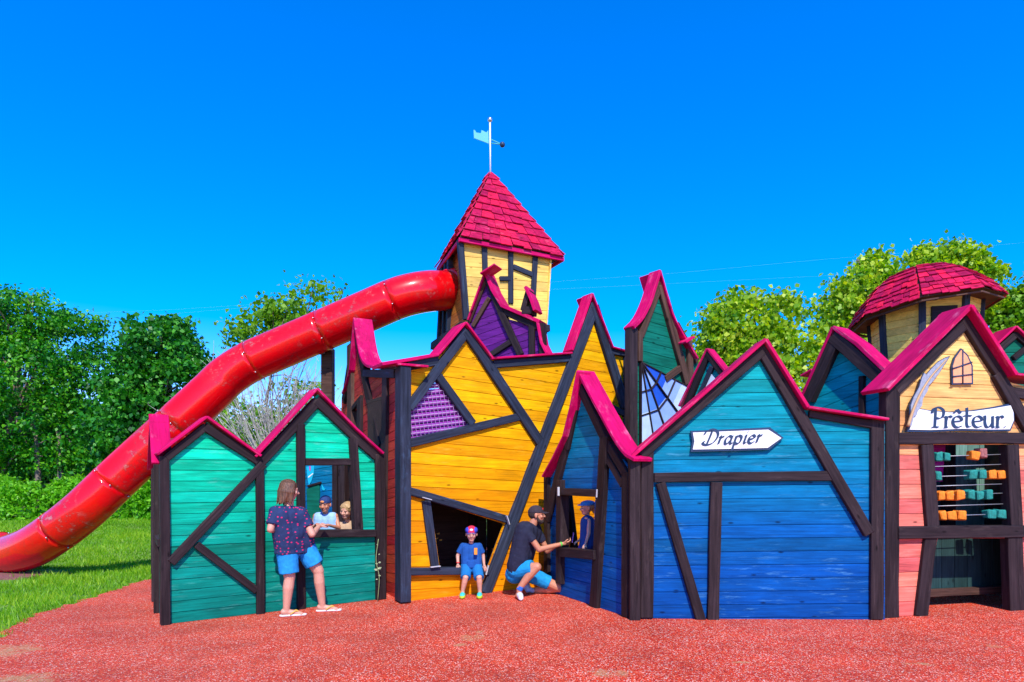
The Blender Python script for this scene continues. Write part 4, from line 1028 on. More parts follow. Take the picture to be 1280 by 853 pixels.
G1 = leafmat('acacia_leaf', (.006, .085, .010), (.022, .24, .008), (.17, .50, .010), .35)
G2 = leafmat('maple_leaf', (.008, .085, .010), (.025, .22, .012), (.12, .44, .03), .3)
G3 = leafmat('plane_leaf', (.05, .22, .006), (.26, .47, .008), (.66, .74, .07), .45)
G4 = leafmat('laurel_leaf', (.06, .26, .006), (.14, .48, .010), (.28, .64, .03), .4)
G5 = leafmat('light_leaf', (.07, .20, .008), (.15, .36, .012), (.30, .50, .03), .4)
GB = leafmat('shade_toned_leaf', (.006, .05, .008), (.012, .09, .010), (.04, .16, .02), .2)  # leaf colours darkened, shade of the far rows painted in
tree('acacia_tree', (-18.0, 22, 0), 'large feathery dark green tree at the left edge behind the slide',
     [bl(20, 400, 22, 60, 38), bl(75, 430, 22, 52, 40), bl(-30, 430, 22, 60, 60), bl(30, 470, 21.5, 75, 45), bl(95, 490, 22, 42, 45), bl(20, 530, 21.5, 76, 34), bl(-20, 570, 21.8, 60, 26), bl(60, 572, 21.8, 60, 24), bl(125, 575, 21.5, 36, 24), bl(100, 535, 22, 44, 38), bl(-40, 520, 22, 55, 50), bl(-5, 375, 22, 26, 18), bl(110, 405, 22, 22, 12)],
     G1, 1180, 40, .13, .18, .22, 50)
tree('maple_tree', (-11.6, 20.5, 0), 'rounded dark green broadleaf tree right of the feathery tree, behind the slide',
     [bl(195, 440, 20.5, 48, 40), bl(165, 480, 20.5, 38, 45), bl(225, 475, 20.5, 42, 45), bl(190, 530, 20.3, 60, 45), bl(245, 520, 20.5, 32, 40), bl(150, 545, 20.4, 36, 36), bl(210, 415, 20.5, 30, 20), bl(240, 565, 20.4, 40, 30), bl(180, 585, 20.4, 50, 20)],
     G2, 740, 38, .15, .17, .16, 30, aspect=.8)
tree('hazel_tree', (-6.4, 17, 0), 'light green loose tree with bare silvery lower branches between slide and green house',
     [bl(355, 388, 17, 38, 18), bl(400, 368, 17, 26, 13), bl(320, 405, 17, 30, 14), bl(300, 430, 17, 24, 18), bl(372, 400, 17, 40, 14), bl(310, 545, 17.5, 45, 30), bl(285, 520, 17.5, 28, 24), bl(335, 575, 17.3, 44, 34), bl(300, 560, 17.3, 36, 34), bl(350, 530, 17.6, 34, 26), bl(275, 560, 17.3, 24, 34), bl(385, 500, 17.6, 25, 30)],
     G5, 330, 28, .13, .20, .045, 30, barkm=bark, aspect=.8)
# bare twigs of a shrub
tb = W(355, 600, 15.5); tb.z = 0
bush = empty('bare_shrub', tb, 'leafless silvery grey shrub with fanning twigs under the slide', 'shrub')
tw = []; rr_ = random.Random(4)
V_ = []; Fc = []
def twig(pts, r0, n=9):
    global V_, Fc
    P_ = cat3([Vector(p) for p in pts], 3); m_ = len(P_) - 1
    me = tube_mesh('t', P_, [r0 + (.003 - r0) * i / m_ for i in range(m_ + 1)], 4); s = len(V_)
    V_ += [v.co.copy() for v in me.vertices]; Fc += [tuple(s + i for i in p.vertices) for p in me.polygons]; bpy.data.meshes.remove(me)
for k in range(110):
    an = rr_.gauss(-.15, .5); ln = rr_.uniform(3.0, 5.3); yb = rr_.uniform(-.4, .4); j = lambda q: rr_.uniform(-q, q)
    tip = Vector((math.sin(an) * ln * .72, yb * 2.2, 1.1 + math.cos(an) * ln * .72)); p1 = Vector((tip.x * .25 + j(.1), yb * .4, tip.z * .42)); p2 = Vector((tip.x * .62 + j(.22), yb, tip.z * .76 + j(.1)))
    twig([(j(.12), 0, 0), p1, p2, tip], .017)
    for q in range(4):
        t = rr_.uniform(.35, .95); a_ = p1.lerp(tip, t); d_ = Vector((tip.x * .12 + j(.45), j(.3), rr_.uniform(.1, .6))); twig([a_, a_ + d_ * .5 + Vector((j(.06), 0, j(.06))), a_ + d_], .008)
link('branches', pymesh('branches', V_, Fc, True), palebark, Matrix.Translation(tb), bush)
link('stump', tube_mesh('stump', [(0, 0, -.05), (0, 0, .3)], [.2, .12], 10), palebark, Matrix.Translation(tb), bush)
tree('plane_tree', (7.6, 19, 0), 'yellow green bushy tree behind the wide blue wall', [bl(930, 425, 19, 52, 42), bl(905, 400, 19, 26, 24), bl(965, 400, 19, 34, 32), bl(985, 440, 19, 34, 40), bl(895, 440, 19, 26, 34), bl(938, 372, 19, 26, 14), bl(940, 480, 19, 60, 40), bl(978, 372, 19, 14, 10)], G3, 420, 32, .14, .19, .15, 26, aspect=.85)
tree('plane_tree', (12.2, 20.5, 0), 'tall yellow green tree behind the round turret, its top left of the turret roof', [bl(1085, 370, 20.5, 42, 34), bl(1060, 395, 20.5, 36, 34), bl(1045, 425, 20.5, 30, 30), bl(1090, 345, 20.5, 28, 22), bl(1095, 325, 20.5, 16, 12), bl(1075, 430, 20.5, 40, 30)], G3, 350, 34, .14, .17, .15, 24, aspect=.85)
tree('plane_tree', (15.6, 21.5, 0), 'tallest yellow green tree rising straight above the turret roof', [bl(1190, 335, 21.5, 40, 26), bl(1160, 330, 21.5, 26, 20), bl(1215, 345, 21.5, 32, 26), bl(1185, 315, 21.5, 24, 12), bl(1235, 380, 21.5, 26, 24), bl(1180, 380, 21.5, 50, 30), bl(1150, 350, 21.5, 26, 24)], G3, 380, 34, .14, .17, .15, 24, aspect=.85)
tree('plane_tree', (17.4, 21, 0), 'darker green tree cut off by the right edge of the picture', [bl(1280, 385, 21, 24, 30), bl(1265, 405, 21, 20, 22), bl(1310, 380, 21, 30, 34)], G5, 170, 34, .16, .19, .13, 14, aspect=.85)
# background row behind everything, low
for i, (px, Y, h, w) in enumerate([(-60, 30, 6, 4.5), (60, 31, 5.5, 4), (170, 30, 5, 3.6), (285, 29, 3.2, 3.0), (400, 30, 3.0, 3.2), (520, 30, 3.2, 3)]):
    p = W(px, 600, Y); p.z = 0
    tree('background_tree', p, ['low dark tree in the far row behind the acacia, furthest left', 'low dark tree in the far row, behind the middle of the acacia', 'low dark tree in the far row behind the maple', 'small dark tree in the far row under the slide', 'small dark tree in the far row behind the bare shrub', 'small dark tree in the far row hidden by the ochre house'][i],
         [(p.x + dx * w * .5, p.y + random.uniform(-.5, .5), h * z, w * .40, w * .3, h * .26) for dx, z in ((-1, .22), (0, .2), (1, .22), (-1, .5), (0, .5), (1, .5), (-.5, .72), (.5, .7), (0, .85))], GB, 420, 26, .30, .30, .15, 8, group='far row of trees')
# far wood closing the horizon
rw = np.random.default_rng(21); nw = 60000; xw = rw.uniform(-110, 110, nw); hw_ = 5.2 + 1.1 * np.sin(xw * .31) + .8 * np.sin(xw * .83 + 1); zw = hw_ * rw.random(nw) ** .8; yw = 62 + 2.5 * np.sin(xw * .5) + rw.normal(size=nw) * 1.2 * np.sqrt(np.clip(1 - (zw / (hw_ + .1)) ** 2, .02, 1))
fw = leaves('far_wood', np.stack([xw, yw, zw], 1), .75, GB, None, (0, 62, 0), (np.sin(xw * 1.9 + zw) * .5 + .5), .8); tag(fw, kind='stuff')
# laurel hedge
def hedge(name, label, x0, x1, y0, y1, h, n, mat):
    rng = RNG; base = Vector(((x0 + x1) / 2, (y0 + y1) / 2, bank((x0 + x1) / 2, (y0 + y1) / 2) - .04)); root = empty(name, base, label, 'hedge')
    k = n // 24; t = rng.random((k, 3)); face = rng.random(k)
    x = x0 + (x1 - x0) * t[:, 0]; hh = h * (1 + .13 * np.sin(x * 2.3) + .08 * np.sin(x * 5.1 + 1)); y = np.where(face < .5, y0 + .25 * t[:, 1], y0 + (y1 - y0) * t[:, 1]) + .18 * np.sin(x * 3.1); z = np.where(face < .5, hh * t[:, 2], hh * (.85 + .2 * t[:, 2]))
    c = np.stack([x, y, z], 1); P_ = (c[:, None, :] + rng.normal(size=(k, 24, 3)) * .09).reshape(-1, 3); P_[:, 2] = np.abs(P_[:, 2]) + base.z
    leaves('foliage', P_, .13, mat, root, base, np.repeat(rng.random(k), 24), .5, 0.1)
    V_ = []; Fc = []
    for i in range(int((x1 - x0) / .5)):
        bx = x0 + .5 * i + random.uniform(-.1, .1) - base.x; me = tube_mesh('t', [(bx, 0, 0), (bx + random.uniform(-.2, .2), random.uniform(-.1, .1), h * .8)], [.03, .012], 5); s = len(V_)
        V_ += [v.co.copy() for v in me.vertices]; Fc += [tuple(s + j for j in p.vertices) for p in me.polygons]; bpy.data.meshes.remove(me)
    link('stems', pymesh('stems', V_, Fc), bark, Matrix.Translation(base), root)
hedge('laurel_hedge', 'bright green clipped laurel hedge along the lawn behind the slide', -19, -8.2, 19.0, 20.2, 1.0, 30000, G4)
hedge('laurel_hedge', 'short stretch of laurel hedge seen under the slide beside the green house', -8.0, -5.2, 18.6, 19.6, 1.25, 9000, G4)
# dark trunks above the hedge at left
for i, (px, py0, lab) in enumerate([(44, 575, 'bare dark trunk between the acacia and the hedge, left one'), (72, 585, 'bare dark trunk between the acacia and the hedge, right one')]):
    p = W(px, 600, 21.2); p.z = 0; r = empty('tree_trunk', p, lab, 'tree'); link('trunk', tube_mesh('trunk', [(0, 0, 0), (.1, 0, 1.6), (-.05, .1, 3.4)], [.11, .09, .06], 8), bark, Matrix.Translation(p), r)
# lawn blades
def blades(n, xr, yr, h, seed):
    rng = np.random.default_rng(seed)
    y = yr[0] + (yr[1] - yr[0]) * rng.random(n) ** 1.25; x = xr[0] + (xr[1] - xr[0]) * rng.random(n)
    ex = np.array([e[0] for e in sorted(edge[:100], key=lambda e: e[1])]); ey = np.array([e[1] for e in sorted(edge[:100], key=lambda e: e[1])])
    bx = np.interp(y, ey, ex); wob = .05 * np.sin(y * 9) + .04 * np.sin(y * 23)
    ok = (x < bx + .04 + wob * .6) & (x > -(y * .86 + .8)); x, y = x[ok], y[ok]
    inpatch = (y > 9.9) & (y < 11.6) & (x < -7.9) & (x > -12); keep = ~inpatch | (rng.random(len(x)) < .15); x, y = x[keep], y[keep]
    n = len(x); cl = .5 + .5 * np.sin(x * 1.7 + np.sin(y * 1.1) * 2) * np.sin(y * 2.1 + x * .6)
    pn = np.sin(x * 3.1 + 1.3 * np.sin(y * 2.3)) * np.sin(y * 3.7 + x); hh = h * rng.uniform(.35, 1.3, n) * (.55 + .6 * cl) * np.where(pn > .8, .35, 1); a = rng.uniform(0, 2 * math.pi, n); w = .004 + .00045 * y
    ln = rng.normal(size=(n, 2)) * .4 * hh[:, None]
    gz = -.03 + np.array([bank(a, b) for a, b in zip(x, y)]); p = np.stack([x, y, gz], 1); dx = np.stack([np.cos(a) * w, np.sin(a) * w, np.zeros(n)], 1); tip = p + np.stack([ln[:, 0], ln[:, 1], hh], 1)
    V_ = np.stack([p - dx, p + dx, tip], 1).reshape(-1, 3); me = bpy.data.meshes.new('grass'); me.vertices.add(3 * n); me.vertices.foreach_set('co', V_.ravel())
    me.loops.add(3 * n); me.loops.foreach_set('vertex_index', np.arange(3 * n)); me.polygons.add(n); me.polygons.foreach_set('loop_start', np.arange(n) * 3); me.polygons.foreach_set('loop_total', np.full(n, 3)); me.update()
    at = me.attributes.new('tone', 'FLOAT', 'POINT'); at.data.foreach_set('value', np.repeat(np.clip(cl * .7 + rng.random(n) * .3, 0, 1), 3).astype(np.float32)); return me
gm = leafmat('grass_blade', (.09, .22, .006), (.18, .44, .008), (.46, .62, .04), .45)
tag(link('grass', blades(240000, (-21, -5.2), (5.0, 19.5), .085, 3), gm), kind='stuff')
# loose weed by the post of the green house
wp = W(472, 745, 8.45); wp.z = 0; wd = empty('weed', wp, 'pale green weed growing at the foot of the green house right post', 'plant')
stp = [W(472, 745, 8.4) - wp, W(474, 722, 8.36) - wp, W(470, 700, 8.36) - wp, W(473, 674, 8.38) - wp]; stp[0].z = 0
link('stem', tube_mesh('stem', cat3(stp, 4), .004, 5), plain('weed_stem', (.30, .38, .14), .7), Matrix.Translation(wp), wd)
lp = []
for t, dx, dz in [(.5, -.07, .03), (.52, .07, .04), (.6, -.05, .02), (.62, .06, .02), (.42, .06, .0), (.75, .04, .02), (.9, -.03, .02), (.36, -.04, 0), (.55, .02, -.04)]:
    c_ = stp[0].lerp(stp[3], t); lp.append((c_, Vector((dx, -.02, dz))))
V_ = []; Fc = []
for c_, d_ in lp:
    s = len(V_); n_ = Vector((-d_.z, 0, d_.x)) * .35; V_ += [c_, c_ + d_ * .35 + n_ * .6, c_ + d_ * .7, c_ + d_ * .35 - n_ * .6]; Fc.append((s, s + 1, s + 2, s + 3))
link('leaves', pymesh('leaves', V_, Fc), plain('weed_leaf', (.38, .46, .24), .7), Matrix.Translation(wp), wd)

# overhead cables far behind
cabm = plain('cable_grey', (.25, .35, .45), .6)
for a, b_, lab in ((W(90, 392, 60), W(330, 380, 60), 'faint overhead cable behind the trees at left'), (W(700, 352, 60), W(1000, 327, 60), 'faint overhead cable in the sky between tower and turret')):
    mid = (a + b_) / 2 - Vector((0, 0, .12)); d = (b_ - a) * 3
    o = link('overhead_cable', tube_mesh('overhead_cable', [a - d - mid, a - mid, Vector((0, 0, 0)), b_ - mid, b_ + d - mid], .0028, 5), cabm, Matrix.Translation(mid)); tag(o, lab, 'cable')

# =================================================================== LIGHT, SKY, CAMERA
EL, AZ = math.radians(47), math.radians(10)      # sun behind the camera, a little to the right
sdir = Vector((math.sin(AZ) * math.cos(EL), -math.cos(AZ) * math.cos(EL), math.sin(EL)))   # towards the sun
wld = bpy.data.worlds.new('World'); scene.world = wld; wld.use_nodes = True; nt = wld.node_tree
bg = nt.nodes['Background']; sky = nt.nodes.new('ShaderNodeTexSky'); sky.sky_type = 'NISHITA'; sky.sun_disc = False
sky.sun_elevation = EL; sky.sun_rotation = math.atan2(sdir.x, sdir.y); sky.altitude = 0; sky.air_density = 1.0; sky.dust_density = 0.0; sky.ozone_density = 6.0
hs = nt.nodes.new('ShaderNodeHueSaturation'); hs.inputs['Saturation'].default_value = 1.45; hs.inputs['Value'].default_value = 2.0
L(nt, sky.outputs[0], hs.inputs['Color']); L(nt, mixc(nt, 1.0, hs.outputs[0], (1.0, .72, 1.0), 'MULTIPLY'), bg.inputs[0]); bg.inputs[1].default_value = .14
sun = bpy.data.lights.new('sun', 'SUN'); sun.energy = 4.6; sun.angle = math.radians(.5); sun.color = (1, .955, .88)
so_ = bpy.data.objects.new('sun', sun); COL.objects.link(so_); so_.location = (3, -8, 12); so_.rotation_euler = sdir.to_track_quat('Z', 'Y').to_euler()
cam = bpy.data.cameras.new('camera'); co = bpy.data.objects.new('camera', cam); COL.objects.link(co); scene.camera = co
co.location = (0, 0, CAMH); co.rotation_euler = (math.radians(90), 0, 0); cam.sensor_width = 36; cam.lens = 36 * FPX / 1280; cam.shift_y = (HY - 426.5) / 1280; cam.clip_end = 3000; cam.clip_start = .05
scene.view_settings.view_transform = 'Standard'; scene.view_settings.look = 'None'; scene.view_settings.gamma = 1; scene.view_settings.exposure = 0.3
scene.render.film_transparent = False
# =================================================================== PEOPLE
class Blob:
    """closed shapes fused into ONE smooth surface (voxel union)"""
    def __init__(s): s.V = []; s.F = []
    def _add(s, V_, F_): n = len(s.V); s.V += V_; s.F += [tuple(n + i for i in f) for f in F_]
    def cap(s, a, b, ra, rb, seg=12, flat=False, sq=None):
        """tapered limb from a to b; flat=True ends with a clean cut (cuffs, hems); sq=(axis, factor) flattens"""
        a, b = Vector(a), Vector(b); d = (b - a); ln = d.length
        if ln < 1e-6: return s.ell(a, (ra, ra, ra))
        d.normalize(); u = d.cross(Vector((0, 0, 1)) if abs(d.z) < .9 else Vector((1, 0, 0))).normalized(); v = d.cross(u)
        rings = []
        if flat: rings = [(a, ra), (b, rb)]
        else:
            for k in range(1, 4): t = math.pi / 2 * (1 - k / 3.0) if k < 3 else 0; rings.append((a - d * ra * math.sin(t), ra * math.cos(t)))
            for k in range(0, 3): t = math.pi / 2 * k / 3.0; rings.append((b + d * rb * math.sin(t), rb * math.cos(t)))
        V_ = []; F_ = []
        for c, r in rings:
            for k in range(seg): an = 2 * math.pi * k / seg; V_.append(c + (u * math.cos(an) + v * math.sin(an)) * r)
        for i in range(len(rings) - 1):
            for k in range(seg): F_.append((i * seg + k, i * seg + (k + 1) % seg, (i + 1) * seg + (k + 1) % seg, (i + 1) * seg + k))
        F_.append(tuple(range(seg))[::-1]); F_.append(tuple((len(rings) - 1) * seg + k for k in range(seg))); s._add(V_, F_); return s
    def ell(s, c, r, R=None, cut=None, seg=16, rg=10):
        """ellipsoid; cut=z keeps only what lies above that local height"""
        c = Vector(c); R = R or Matrix.Identity(3); V_ = []; F_ = []
        for i in range(1, rg):
            th = math.pi * i / rg; z = math.cos(th)
            rr_ = math.sin(th)
            if cut is not None and z < cut: z = cut + (z - cut) * .02
            for k in range(seg): an = 2 * math.pi * k / seg; V_.append(c + R @ Vector((r[0] * rr_ * math.cos(an), r[1] * rr_ * math.sin(an), r[2] * z)))
        n = len(V_); V_.append(c + R @ Vector((0, 0, r[2]))); V_.append(c + R @ Vector((0, 0, (r[2] * -1) if cut is None else r[2] * cut)))
        for i in range(rg - 2):
            for k in range(seg): F_.append((i * seg + k, (i + 1) * seg + k, (i + 1) * seg + (k + 1) % seg, i * seg + (k + 1) % seg))
        for k in range(seg): F_.append((n, k, (k + 1) % seg)); F_.append((n + 1, (rg - 2) * seg + (k + 1) % seg, (rg - 2) * seg + k))
        s._add(V_, F_); return s
    def build(s, name, mat, parent, voxel=.007, smooth=2, disp=None):
        org = pw(parent).translation
        me = pymesh(name, [v - org for v in s.V], s.F)
        bm = bmesh.new(); bm.from_mesh(me); bmesh.ops.recalc_face_normals(bm, faces=bm.faces); bm.to_mesh(me); bm.free()
        tmp = bpy.data.objects.new('tmp', me); COL.objects.link(tmp)
        r = tmp.modifiers.new('r', 'REMESH'); r.mode = 'VOXEL'; r.voxel_size = voxel; r.use_smooth_shade = True
        if smooth: q = tmp.modifiers.new('s', 'SMOOTH'); q.iterations = smooth; q.factor = .5
        if disp:
            tx = bpy.data.textures.new('folds', 'CLOUDS'); tx.noise_scale = disp[0]; dm = tmp.modifiers.new('d', 'DISPLACE'); dm.texture = tx; dm.strength = disp[1]; dm.mid_level = .5
        dg = bpy.context.evaluated_depsgraph_get(); dg.update(); m2 = bpy.data.meshes.new_from_object(tmp.evaluated_get(dg)); m2.name = name
        bpy.data.objects.remove(tmp)
        for p in m2.polygons: p.use_smooth = True
        m2.materials.clear()
        return link(name, m2, mat, Matrix.Translation(org), parent)
def hand(B_, wrist, d, pn, s=1.0, curl=.5, thumb=1):
    """palm, four unequal bent fingers and a thumb leaving the side of the palm. d: pointing way, pn: out of the palm"""
    d = Vector(d).normalized(); pn = Vector(pn); pn = (pn - d * pn.dot(d)).normalized(); sd = d.cross(pn) * thumb
    w = Vector(wrist); B_.cap(w, w + d * .03 * s, .024 * s, .028 * s)
    for k in (-1, -.33, .33, 1): B_.cap(w + d * .02 * s + sd * k * .018 * s, w + d * .085 * s + sd * k * .030 * s, .014 * s, .0115 * s, 8)
    for k, ln in zip((1, .33, -.33, -1), (.066, .075, .070, .054)):
        a = w + d * .085 * s + sd * k * .030 * s; c1 = curl * .6; c2 = curl * 1.5
        b1_ = a + (d * math.cos(c1) + pn * math.sin(c1) + sd * k * .10).normalized() * ln * .55 * s; b2_ = b1_ + (d * math.cos(c2) + pn * math.sin(c2)).normalized() * ln * .5 * s
        B_.cap(a, b1_, .0100 * s, .0088 * s, 8); B_.cap(b1_, b2_, .0088 * s, .0072 * s, 8)
    a = w + d * .030 * s + sd * .026 * s; b1_ = a + (d * .6 + sd * .8 + pn * .2).normalized() * .038 * s; b2_ = b1_ + (d * .9 + sd * .25 + pn * .4).normalized() * .03 * s
    B_.cap(a, b1_, .014 * s, .0105 * s, 8); B_.cap(b1_, b2_, .0105 * s, .0085 * s, 8)
def headframe(f, up):
    f = Vector(f).normalized(); up = Vector(up); s = f.cross(up).normalized(); up = s.cross(f)   # s: the person's right
    return Matrix((s, f, up)).transposed(), s, f, up
def head(B_, c, f, up, h):
    """skull, jaw, nose, ears; c is the middle of the head, h its height"""
    R, s, f, up = headframe(f, up); c = Vector(c); P = lambda x, y, z: c + s * x * h + f * y * h + up * z * h
    B_.ell(P(0, -.05, .13), (.335 * h, .42 * h, .37 * h), R); B_.ell(P(0, .06, -.10), (.27 * h, .33 * h, .33 * h), R)
    B_.ell(P(0, .16, -.33), (.17 * h, .19 * h, .15 * h), R)
    B_.cap(P(0, .37, .05), P(0, .455, -.10), .032 * h, .055 * h, 8); B_.ell(P(.05, .41, -.115), (.035 * h,) * 3); B_.ell(P(-.05, .41, -.115), (.035 * h,) * 3)
    B_.cap(P(-.14, .315, .095), P(.14, .315, .095), .05 * h, .05 * h, 8)                      # brow
    for x in (-1, 1): B_.ell(P(.17 * x, .27, -.09), (.10 * h, .09 * h, .10 * h), R); B_.ell(P(.345 * x, -.02, -.02), (.035 * h, .09 * h, .13 * h), R)
    B_.cap(P(-.07, .345, -.235), P(.07, .345, -.235), .032 * h, .032 * h, 8)
    return P, R
def face(root, P, R, h, brow, lip=(.45, .13, .10), eyec=(.05, .03, .02), smile=0):
    ew = plain('shaded_eye_white', (.30, .22, .19), .6); ei = plain('iris', eyec, .2); lm = plain('lips', lip, .5); bmn = plain('brow_hair', brow, .9)  # eye whites painted in the tone of shadowed skin
    for x in (-1, 1):
        B = Blob(); B.ell(P(.135 * x, .335, .0), (.052 * h, .036 * h, .020 * h), R); e = B.build('eye', ew, root, .0018, 0)
        B = Blob(); B.ell(P(.135 * x, .366, .0), (.028 * h, .014 * h, .024 * h), R); i = B.build('iris', ei, e, .0018, 0)
        B = Blob(); B.cap(P(.07 * x, .385, .095), P(.21 * x, .34, .10), .017 * h, .012 * h, 6); B.build('eyebrow', bmn, root, .0025, 0)
    B = Blob(); pts = [P(-.10, .345, -.225 + smile * .02), P(-.04, .378, -.237 - smile * .01), P(.04, .378, -.237 - smile * .01), P(.10, .345, -.225 + smile * .02)]
    for a, b in zip(pts[:-1], pts[1:]): B.cap(a, b, .018 * h, .018 * h, 6)
    B.build('mouth', lm, root, .0025, 0)
def cloth(name, col, dots=None, scale=18, noise=.12, bump=.35):
    m, nt, b = newmat(name); tc = nd(nt, 'ShaderNodeTexCoord'); n = nd(nt, 'ShaderNodeTexNoise', i_Scale=13.0, i_Detail=5.0, i_Roughness=.55, i_Distortion=.8); L(nt, tc.outputs['Object'], n.inputs[0])
    base = mixc(nt, 1.0, col, nd_rgb(nt, rng_(nt, n.outputs[0], .3, .7, 1 - noise, 1 + noise)), 'MULTIPLY')
    if dots:
        v = nd(nt, 'ShaderNodeTexVoronoi', i_Scale=float(scale), i_Randomness=.6); mp = nd(nt, 'ShaderNodeMapping'); mp.inputs['Scale'].default_value = (1, .55, 1.15); L(nt, tc.outputs['Object'], mp.inputs[0]); L(nt, mp.outputs[0], v.inputs[0])
        base = mixc(nt, rng_(nt, v.outputs['Distance'], .22, .27, 1, 0), base, dots)
    L(nt, base, b.inputs['Base Color']); b.inputs['Roughness'].default_value = .85; b.inputs['Specular IOR Level'].default_value = .2; b.inputs['Sheen Weight'].default_value = 0
    bp = nd(nt, 'ShaderNodeBump', i_Strength=bump, i_Distance=.02); L(nt, n.outputs[0], bp.inputs['Height']); L(nt, bp.outputs[0], b.inputs['Normal']); return m
def hairmat(name, c1, c2, vs=(60, 60, 6)):
    m, nt, b = newmat(name); tc = nd(nt, 'ShaderNodeTexCoord'); mp = nd(nt, 'ShaderNodeMapping'); mp.inputs['Scale'].default_value = vs; L(nt, tc.outputs['Object'], mp.inputs[0])
    n = nd(nt, 'ShaderNodeTexNoise', i_Scale=1.5, i_Detail=5.0, i_Roughness=.6, i_Distortion=1.0); L(nt, mp.outputs[0], n.inputs[0]); L(nt, ramp(nt, n.outputs[0], [(.35, c1), (.65, c2)]), b.inputs['Base Color'])
    b.inputs['Roughness'].default_value = .5; bp = nd(nt, 'ShaderNodeBump', i_Strength=.9, i_Distance=.01); L(nt, n.outputs[0], bp.inputs['Height']); L(nt, bp.outputs[0], b.inputs['Normal']); return m
skinA = plain('fair_skin', (.62, .30, .20), .5, sss=.12, noise=.07, nscale=14); skinB = plain('tanned_skin', (.54, .22, .12), .5, sss=.12, noise=.08, nscale=14); skinC = plain('child_skin', (.66, .34, .23), .5, sss=.12, noise=.06, nscale=14)
def torso(B_, hl, hr, sl, sr, g=0.0, s=1.0, wh=.115, wc=.105, belly=0.0, low=0.0):
    hl, hr, sl, sr = map(Vector, (hl, hr, sl, sr)); hm = (hl + hr) / 2; sm_ = (sl + sr) / 2
    for a, b in ((hl, sl.lerp(sm_, .32)), (hr, sr.lerp(sm_, .32)), (hm, sm_)):
        a2 = a + (b - a).normalized() * (-low if True else 0); b = b - (b - a).normalized() * .05 * s
        B_.cap(a2, b, wh * s + g, wc * s + g)
    B_.cap(sl, sr, .052 * s + g, .052 * s + g)
    if belly: B_.ell(hm.lerp(sm_, .4), ((wh + belly) * s + g,) * 3)

